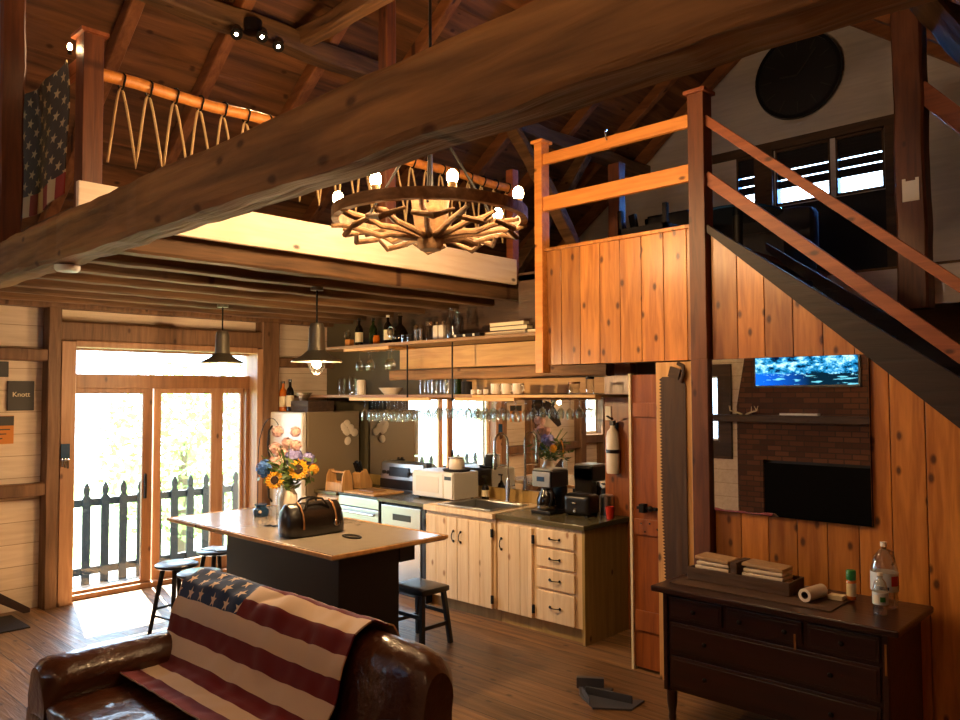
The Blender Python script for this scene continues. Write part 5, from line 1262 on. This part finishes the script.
for i in range(14):
    a = 2*PI*i/14+rn.uniform(-.08, .08); p0 = Vector((cx+.05*math.cos(a), cy+.05*math.sin(a), cz-.12)); p1 = Vector((cx+(Rr+rn.uniform(-.02, .06))*math.cos(a), cy+(Rr+.02)*math.sin(a), cz-.05+rn.uniform(-.03, .03)))
    pts = []
    for j in range(7):
        t = j/6; p = p0.lerp(p1, t); p += Vector((noise.noise(Vector((i, t*3, 0))), noise.noise(Vector((i, t*3, 5))), noise.noise(Vector((i, t*3, 9)))))*.05*math.sin(t*PI); pts.append(p)
    link('branch_spoke', MB().tube(pts, [.02, .019, .018, .017, .016, .015, .011], 8), 'drift', ch, smooth=True)
for i in range(12):
    a = 2*PI*i/12+.1; b = a+.5+rn.uniform(-.1, .1); q = rn.uniform(.4, .52)
    link('branch', MB().tube([(cx+q*math.cos(a), cy+q*math.sin(a), cz-.08), (cx+(q+.05)*math.cos((a+b)/2), cy+(q+.05)*math.sin((a+b)/2), cz-.11), (cx+q*math.cos(b), cy+q*math.sin(b), cz-.06)], [.014, .018, .009], 8), 'drift', ch, smooth=True)
for i in range(4):
    a = PI/4+i*PI/2; link('iron_brace', MB().tube([(cx+.35*math.cos(a), cy+.35*math.sin(a), cz), (cx+.05*math.cos(a), cy+.05*math.sin(a), cz+.5)], .008, 6), 'iron', ch)
link('chain', MB().cyl((cx, cy, cz+.15), (cx, cy, zroof(cx)+.02), .009, n=8), 'iron', ch)
for px_, py_ in ((-3.563, 2.606), (-3.112, 2.473), (-2.795, 2.734), (-2.839, 3.197), (-3.2, 3.52), (-3.66, 3.3)):
    d_ = Vector((px_-cx, py_-cy, 0)).normalized()*Rr*.97; p = Vector((cx, cy, cz))+d_
    sck = link('bulb_socket', MB().cyl(p+Vector((0, 0, .02)), p+Vector((0, 0, .06)), .02, .024, 12), 'antler', ch, smooth=True)
    link('bulb', MB().sphere(p+Vector((0, 0, .09)), .03, 10, 8, (1, 1, 1.3)), 'bulb', sck, smooth=True)
    light('chandelier_light', 'POINT', p+Vector((0, 0, .2)), 21, size=.06)
# spotlight cluster on the purlin
t = thing('ceiling_spotlight', 'black three headed spotlight fixed to the log purlin', 'spotlight', (-5.45, 3.13, 4.75))
link('base', MB().cyl((-5.45, 3.15, 4.87), (-5.45, 3.15, 4.77), .07, n=16), 'black', t, smooth=True)
for i, (dx, dy) in enumerate(((-.02, -.14), (.08, .02), (.02, .2))):
    p = Vector((-5.42+dx, 3.15+dy, 4.73)); d_ = Vector((.5, -.35, -.6)).normalized()
    hd = link('lamp_head', MB().cyl(p-d_*.06, p+d_*.05, .035, .045, 14), 'black', t, smooth=True)
    link('bulb', MB().cyl(p+d_*.045, p+d_*.052, .014, n=12), 'bulb', hd)
light('spotlight_light', 'SPOT', (-5.36, 3.2, 4.56), 60, rot=Vector((.5, -.35, -.6)).to_track_quat('-Z', 'Y').to_euler(), spot_size=1.9, size=.05)
t = thing('smoke_detector', 'white round smoke detector under the big beam', 'smoke detector', (-4.26, 1.43, 2.58))
link('body', MB().lathe([(0, 0), (.05, 0), (.06, .012), (.06, .03), (0, .03)], (-4.26, 1.43, 2.578), 24), 'white', t, smooth=True)
# clip lamp on the left loft post
t = thing('clip_lamp', 'tiny glowing candle bulb beside the top of the flag post', 'lamp', (-4.7, 1.56, 3.87))
link('holder', MB().cyl((-4.7, 1.57, 3.88), (-4.7, 1.57, 3.9), .012, n=8), 'iron', t)
link('bulb', MB().sphere((-4.7, 1.57, 3.92), .014, 8, 6, (1, 1, 1.6)), 'bulb', t, smooth=True)
# out-of-view lamps added over the sitting area to brighten the plank wall
for x, y, e in ((-1.1, .2, 10), (-3.6, -.4, 17)):
    t = thing('added_fill_lamp', 'out-of-view bowl lamp added above the sitting area as fill light, %s' % ('near the stairs' if x > -2 else 'near the fireplace'), 'lamp', (x, y, 3.2))
    link('bowl', MB().lathe([(0, 0), (.08, .01), (.13, .06), (.14, .1), (.135, .1), (.12, .06), (.07, .02), (0, .012)], (x, y, 3.2), 24), 'ceramic', t, smooth=True)
    link('cord', MB().cyl((x, y, 3.3), (x, y, zroof(x)), .006, n=6), 'iron', t)
    link('bulb', MB().sphere((x, y, 3.32), .04, 10, 8), 'bulb', t, smooth=True)
    light('added_fill_light', 'POINT', (x, y, 3.05), e, size=.1)

# ------------------------------------------------------------------ clock, loft furniture
ck = thing('wall_clock', 'huge round dark clock high on the gable wall', 'clock', (-3.5, 8.95, 5.56))
c = Vector((-3.5, 8.93, 5.57)); r90 = Matrix.Rotation(PI/2, 3, 'X')
link('face', MB().lathe([(0, 0), (.47, 0), (.47, .03), (0, .03)], c+Vector((0, .03, 0)), 48, r90), 'clockface', ck, smooth=True)
link('rim', MB().lathe([(.45, 0), (.45, .05), (.49, .05), (.5, .02), (.49, 0)], c+Vector((0, .03, 0)), 48, r90), 'black', ck, smooth=True)
m = MB()
for i in range(12):
    a = i*PI/6; m.beam(c+Vector((math.sin(a)*.3, -.005, math.cos(a)*.3)), c+Vector((math.sin(a)*.42, -.005, math.cos(a)*.42)), .012, .004, (0, 1, 0))
for i in range(60):
    a = i*PI/30; m.beam(c+Vector((math.sin(a)*.43, -.005, math.cos(a)*.43)), c+Vector((math.sin(a)*.45, -.005, math.cos(a)*.45)), .004, .003, (0, 1, 0))
link('numeral_marks', m, 'sign_grey', ck)
link('hand', MB().beam(c+Vector((0, -.012, 0)), c+Vector((.22, -.012, .26)), .014, .004, (0, 1, 0)), 'sign_grey', ck)
link('hand', MB().beam(c+Vector((0, -.014, 0)), c+Vector((-.2, -.014, .02)), .018, .004, (0, 1, 0)), 'sign_grey', ck)
single('pinned_paper', MB().box(-1.84, -1.72, 6.74, 6.746, 3.44, 3.6).box(-1.84, -1.815, 6.74, 6.746, 3.6, 3.62).box(-1.745, -1.72, 6.74, 6.746, 3.6, 3.62), 'white', 'white paper pinned to the dark post beyond the stairs', 'paper')
FL = 2.98
t = thing('folding_easel', 'dark A shaped wooden stand seen through the orange loft rails', 'stand', (-4.2, 6.6, FL))
for a, b in (((-4.56, 6.6, FL), (-4.42, 6.6, 3.78)), ((-4.42, 6.6, 3.78), (-4.12, 6.6, FL)), ((-4.42, 6.9, 3.78), (-4.3, 6.95, FL))): link('leg', MB().beam(a, b, .07, .05, (0, 1, 0)), 'darksofa', t)
link('crossbar', MB().beam((-4.52, 6.6, 3.25), (-4.2, 6.6, 3.25), .05, .04), 'darksofa', t)
t = thing('loft_chair', 'dark wooden armchair seen through the orange loft rails', 'chair', (-3.85, 6.2, FL))
link('seat', MB().box(-4.0, -3.5, 6.0, 6.5, 3.38, 3.43), 'darksofa', t)
link('backrest', MB().box(-4.0, -3.5, 6.46, 6.5, 3.43, 3.6), 'darksofa', t)
for x in (-4.0, -3.54):
    for y in (6.0, 6.46): link('leg', MB().box(x, x+.04, y, y+.04, FL, 3.6), 'darksofa', t)
t = thing('storage_cabinet', 'dark square cabinet standing on the loft behind the orange rails', 'cabinet', (-3.75, 6.6, FL))
link('body', MB().box(-4.35, -3.98, 7.2, 7.6, FL, 3.75), 'darksofa', t, bevel=.01)
link('top_plate', MB().box(-4.4, -3.93, 7.15, 7.65, 3.75, 3.8), 'darksofa', t, bevel=.01)
t = thing('loft_sofa', 'low dark couch on the loft beside the corner post', 'sofa', (-3.2, 7.0, FL))
link('seat', MB().rbox(-3.9, -2.8, 6.8, 7.6, FL+.05, 3.4, .08, 8), 'darksofa', t, smooth=True)
link('backrest', MB().rbox(-3.9, -2.8, 7.4, 7.65, 3.2, 3.72, .08, 8), 'darksofa', t, smooth=True)
single('metal_pole', MB().cyl((-2.78, 5.2, FL), (-2.78, 5.2, 3.42), .012, n=10), 'steel', 'short shiny metal pole standing on the loft next to the corner post', 'pole')
t = thing('round_table', 'round glass topped table on the loft at the head of the stairs', 'table', (-2.9, 6.1, FL))
link('tabletop', MB().lathe([(0, .42), (.34, .42), (.35, .43), (.34, .44), (0, .44)], (-2.9, 6.1, FL), 32), 'blue', t, smooth=True)
link('pedestal', MB().cyl((-2.9, 6.1, FL), (-2.9, 6.1, FL+.42), .04, n=12), 'iron', t, smooth=True)

# ------------------------------------------------------------------ grey thing on the floor
m = MB()
m.prism([(-3.2, 4.28), (-3.02, 4.42), (-2.99, 4.34), (-2.9, 4.28), (-2.76, 4.38), (-2.74, 4.2), (-2.93, 4.06), (-3.12, 4.18)], 'z', 0, .012)
m.box(-3.24, -3.06, 4.32, 4.36, .0, .07, Matrix.Rotation(.6, 3, 'Z')); m.box(-3.1, -2.78, 4.24, 4.25, .0, .06, Matrix.Rotation(.2, 3, 'Z'))
m.box(-3.15, -2.95, 4.15, 4.155, .0, .05, Matrix.Rotation(-.7, 3, 'Z'))
single('folded_bag', m, 'greyplastic', 'crumpled slate grey folded plastic bag on the floor before the dresser', 'bag', bevel=.004)

# ------------------------------------------------------------------ daylight and the added blue gable lamp
gl = light('gable_blue_fill', 'AREA', (-3.45, 9.5, 4.6), 800, (70, 150, 255)); gl.data.shape = 'RECTANGLE'; gl.data.size = 2.4; gl.data.size_y = 1.2  # blue lamp added outside the gable windows to tint rails and posts
gl.rotation_euler = Vector((.15, -1, -.1)).to_track_quat('-Z', 'Z').to_euler()
wd = bpy.data.worlds.new('sky'); SC.world = wd; wd.use_nodes = True; nt = wd.node_tree
bg = nt.nodes['Background']; bg.inputs[0].default_value = lin((206, 228, 255)); bg.inputs[1].default_value = 12
sun = light('sun', 'SUN', (-12, 3, 10), 110, (255, 244, 226)); sun.data.angle = .01
sun.rotation_euler = Vector((.57, -.15, -.8)).to_track_quat('-Z', 'Y').to_euler()
pr_ = light('door_portal', 'AREA', (XW-.25, 3.72, 1.25), 1); pr_.data.shape = 'RECTANGLE'; pr_.data.size = 2.3; pr_.data.size_y = 1.9
pr_.data.cycles.is_portal = True; pr_.rotation_euler = (0, -PI/2, 0)
SC.view_settings.view_transform = 'Standard'; SC.view_settings.look = 'None'; SC.view_settings.gamma = 1; SC.view_settings.exposure = .4
SC.view_settings.use_curve_mapping = False
SC.cycles.use_denoising = True; SC.cycles.max_bounces = 8; SC.cycles.transparent_max_bounces = 16; SC.cycles.sample_clamp_indirect = 4; SC.cycles.caustics_reflective = False; SC.cycles.caustics_refractive = False
SC.render.use_persistent_data = False
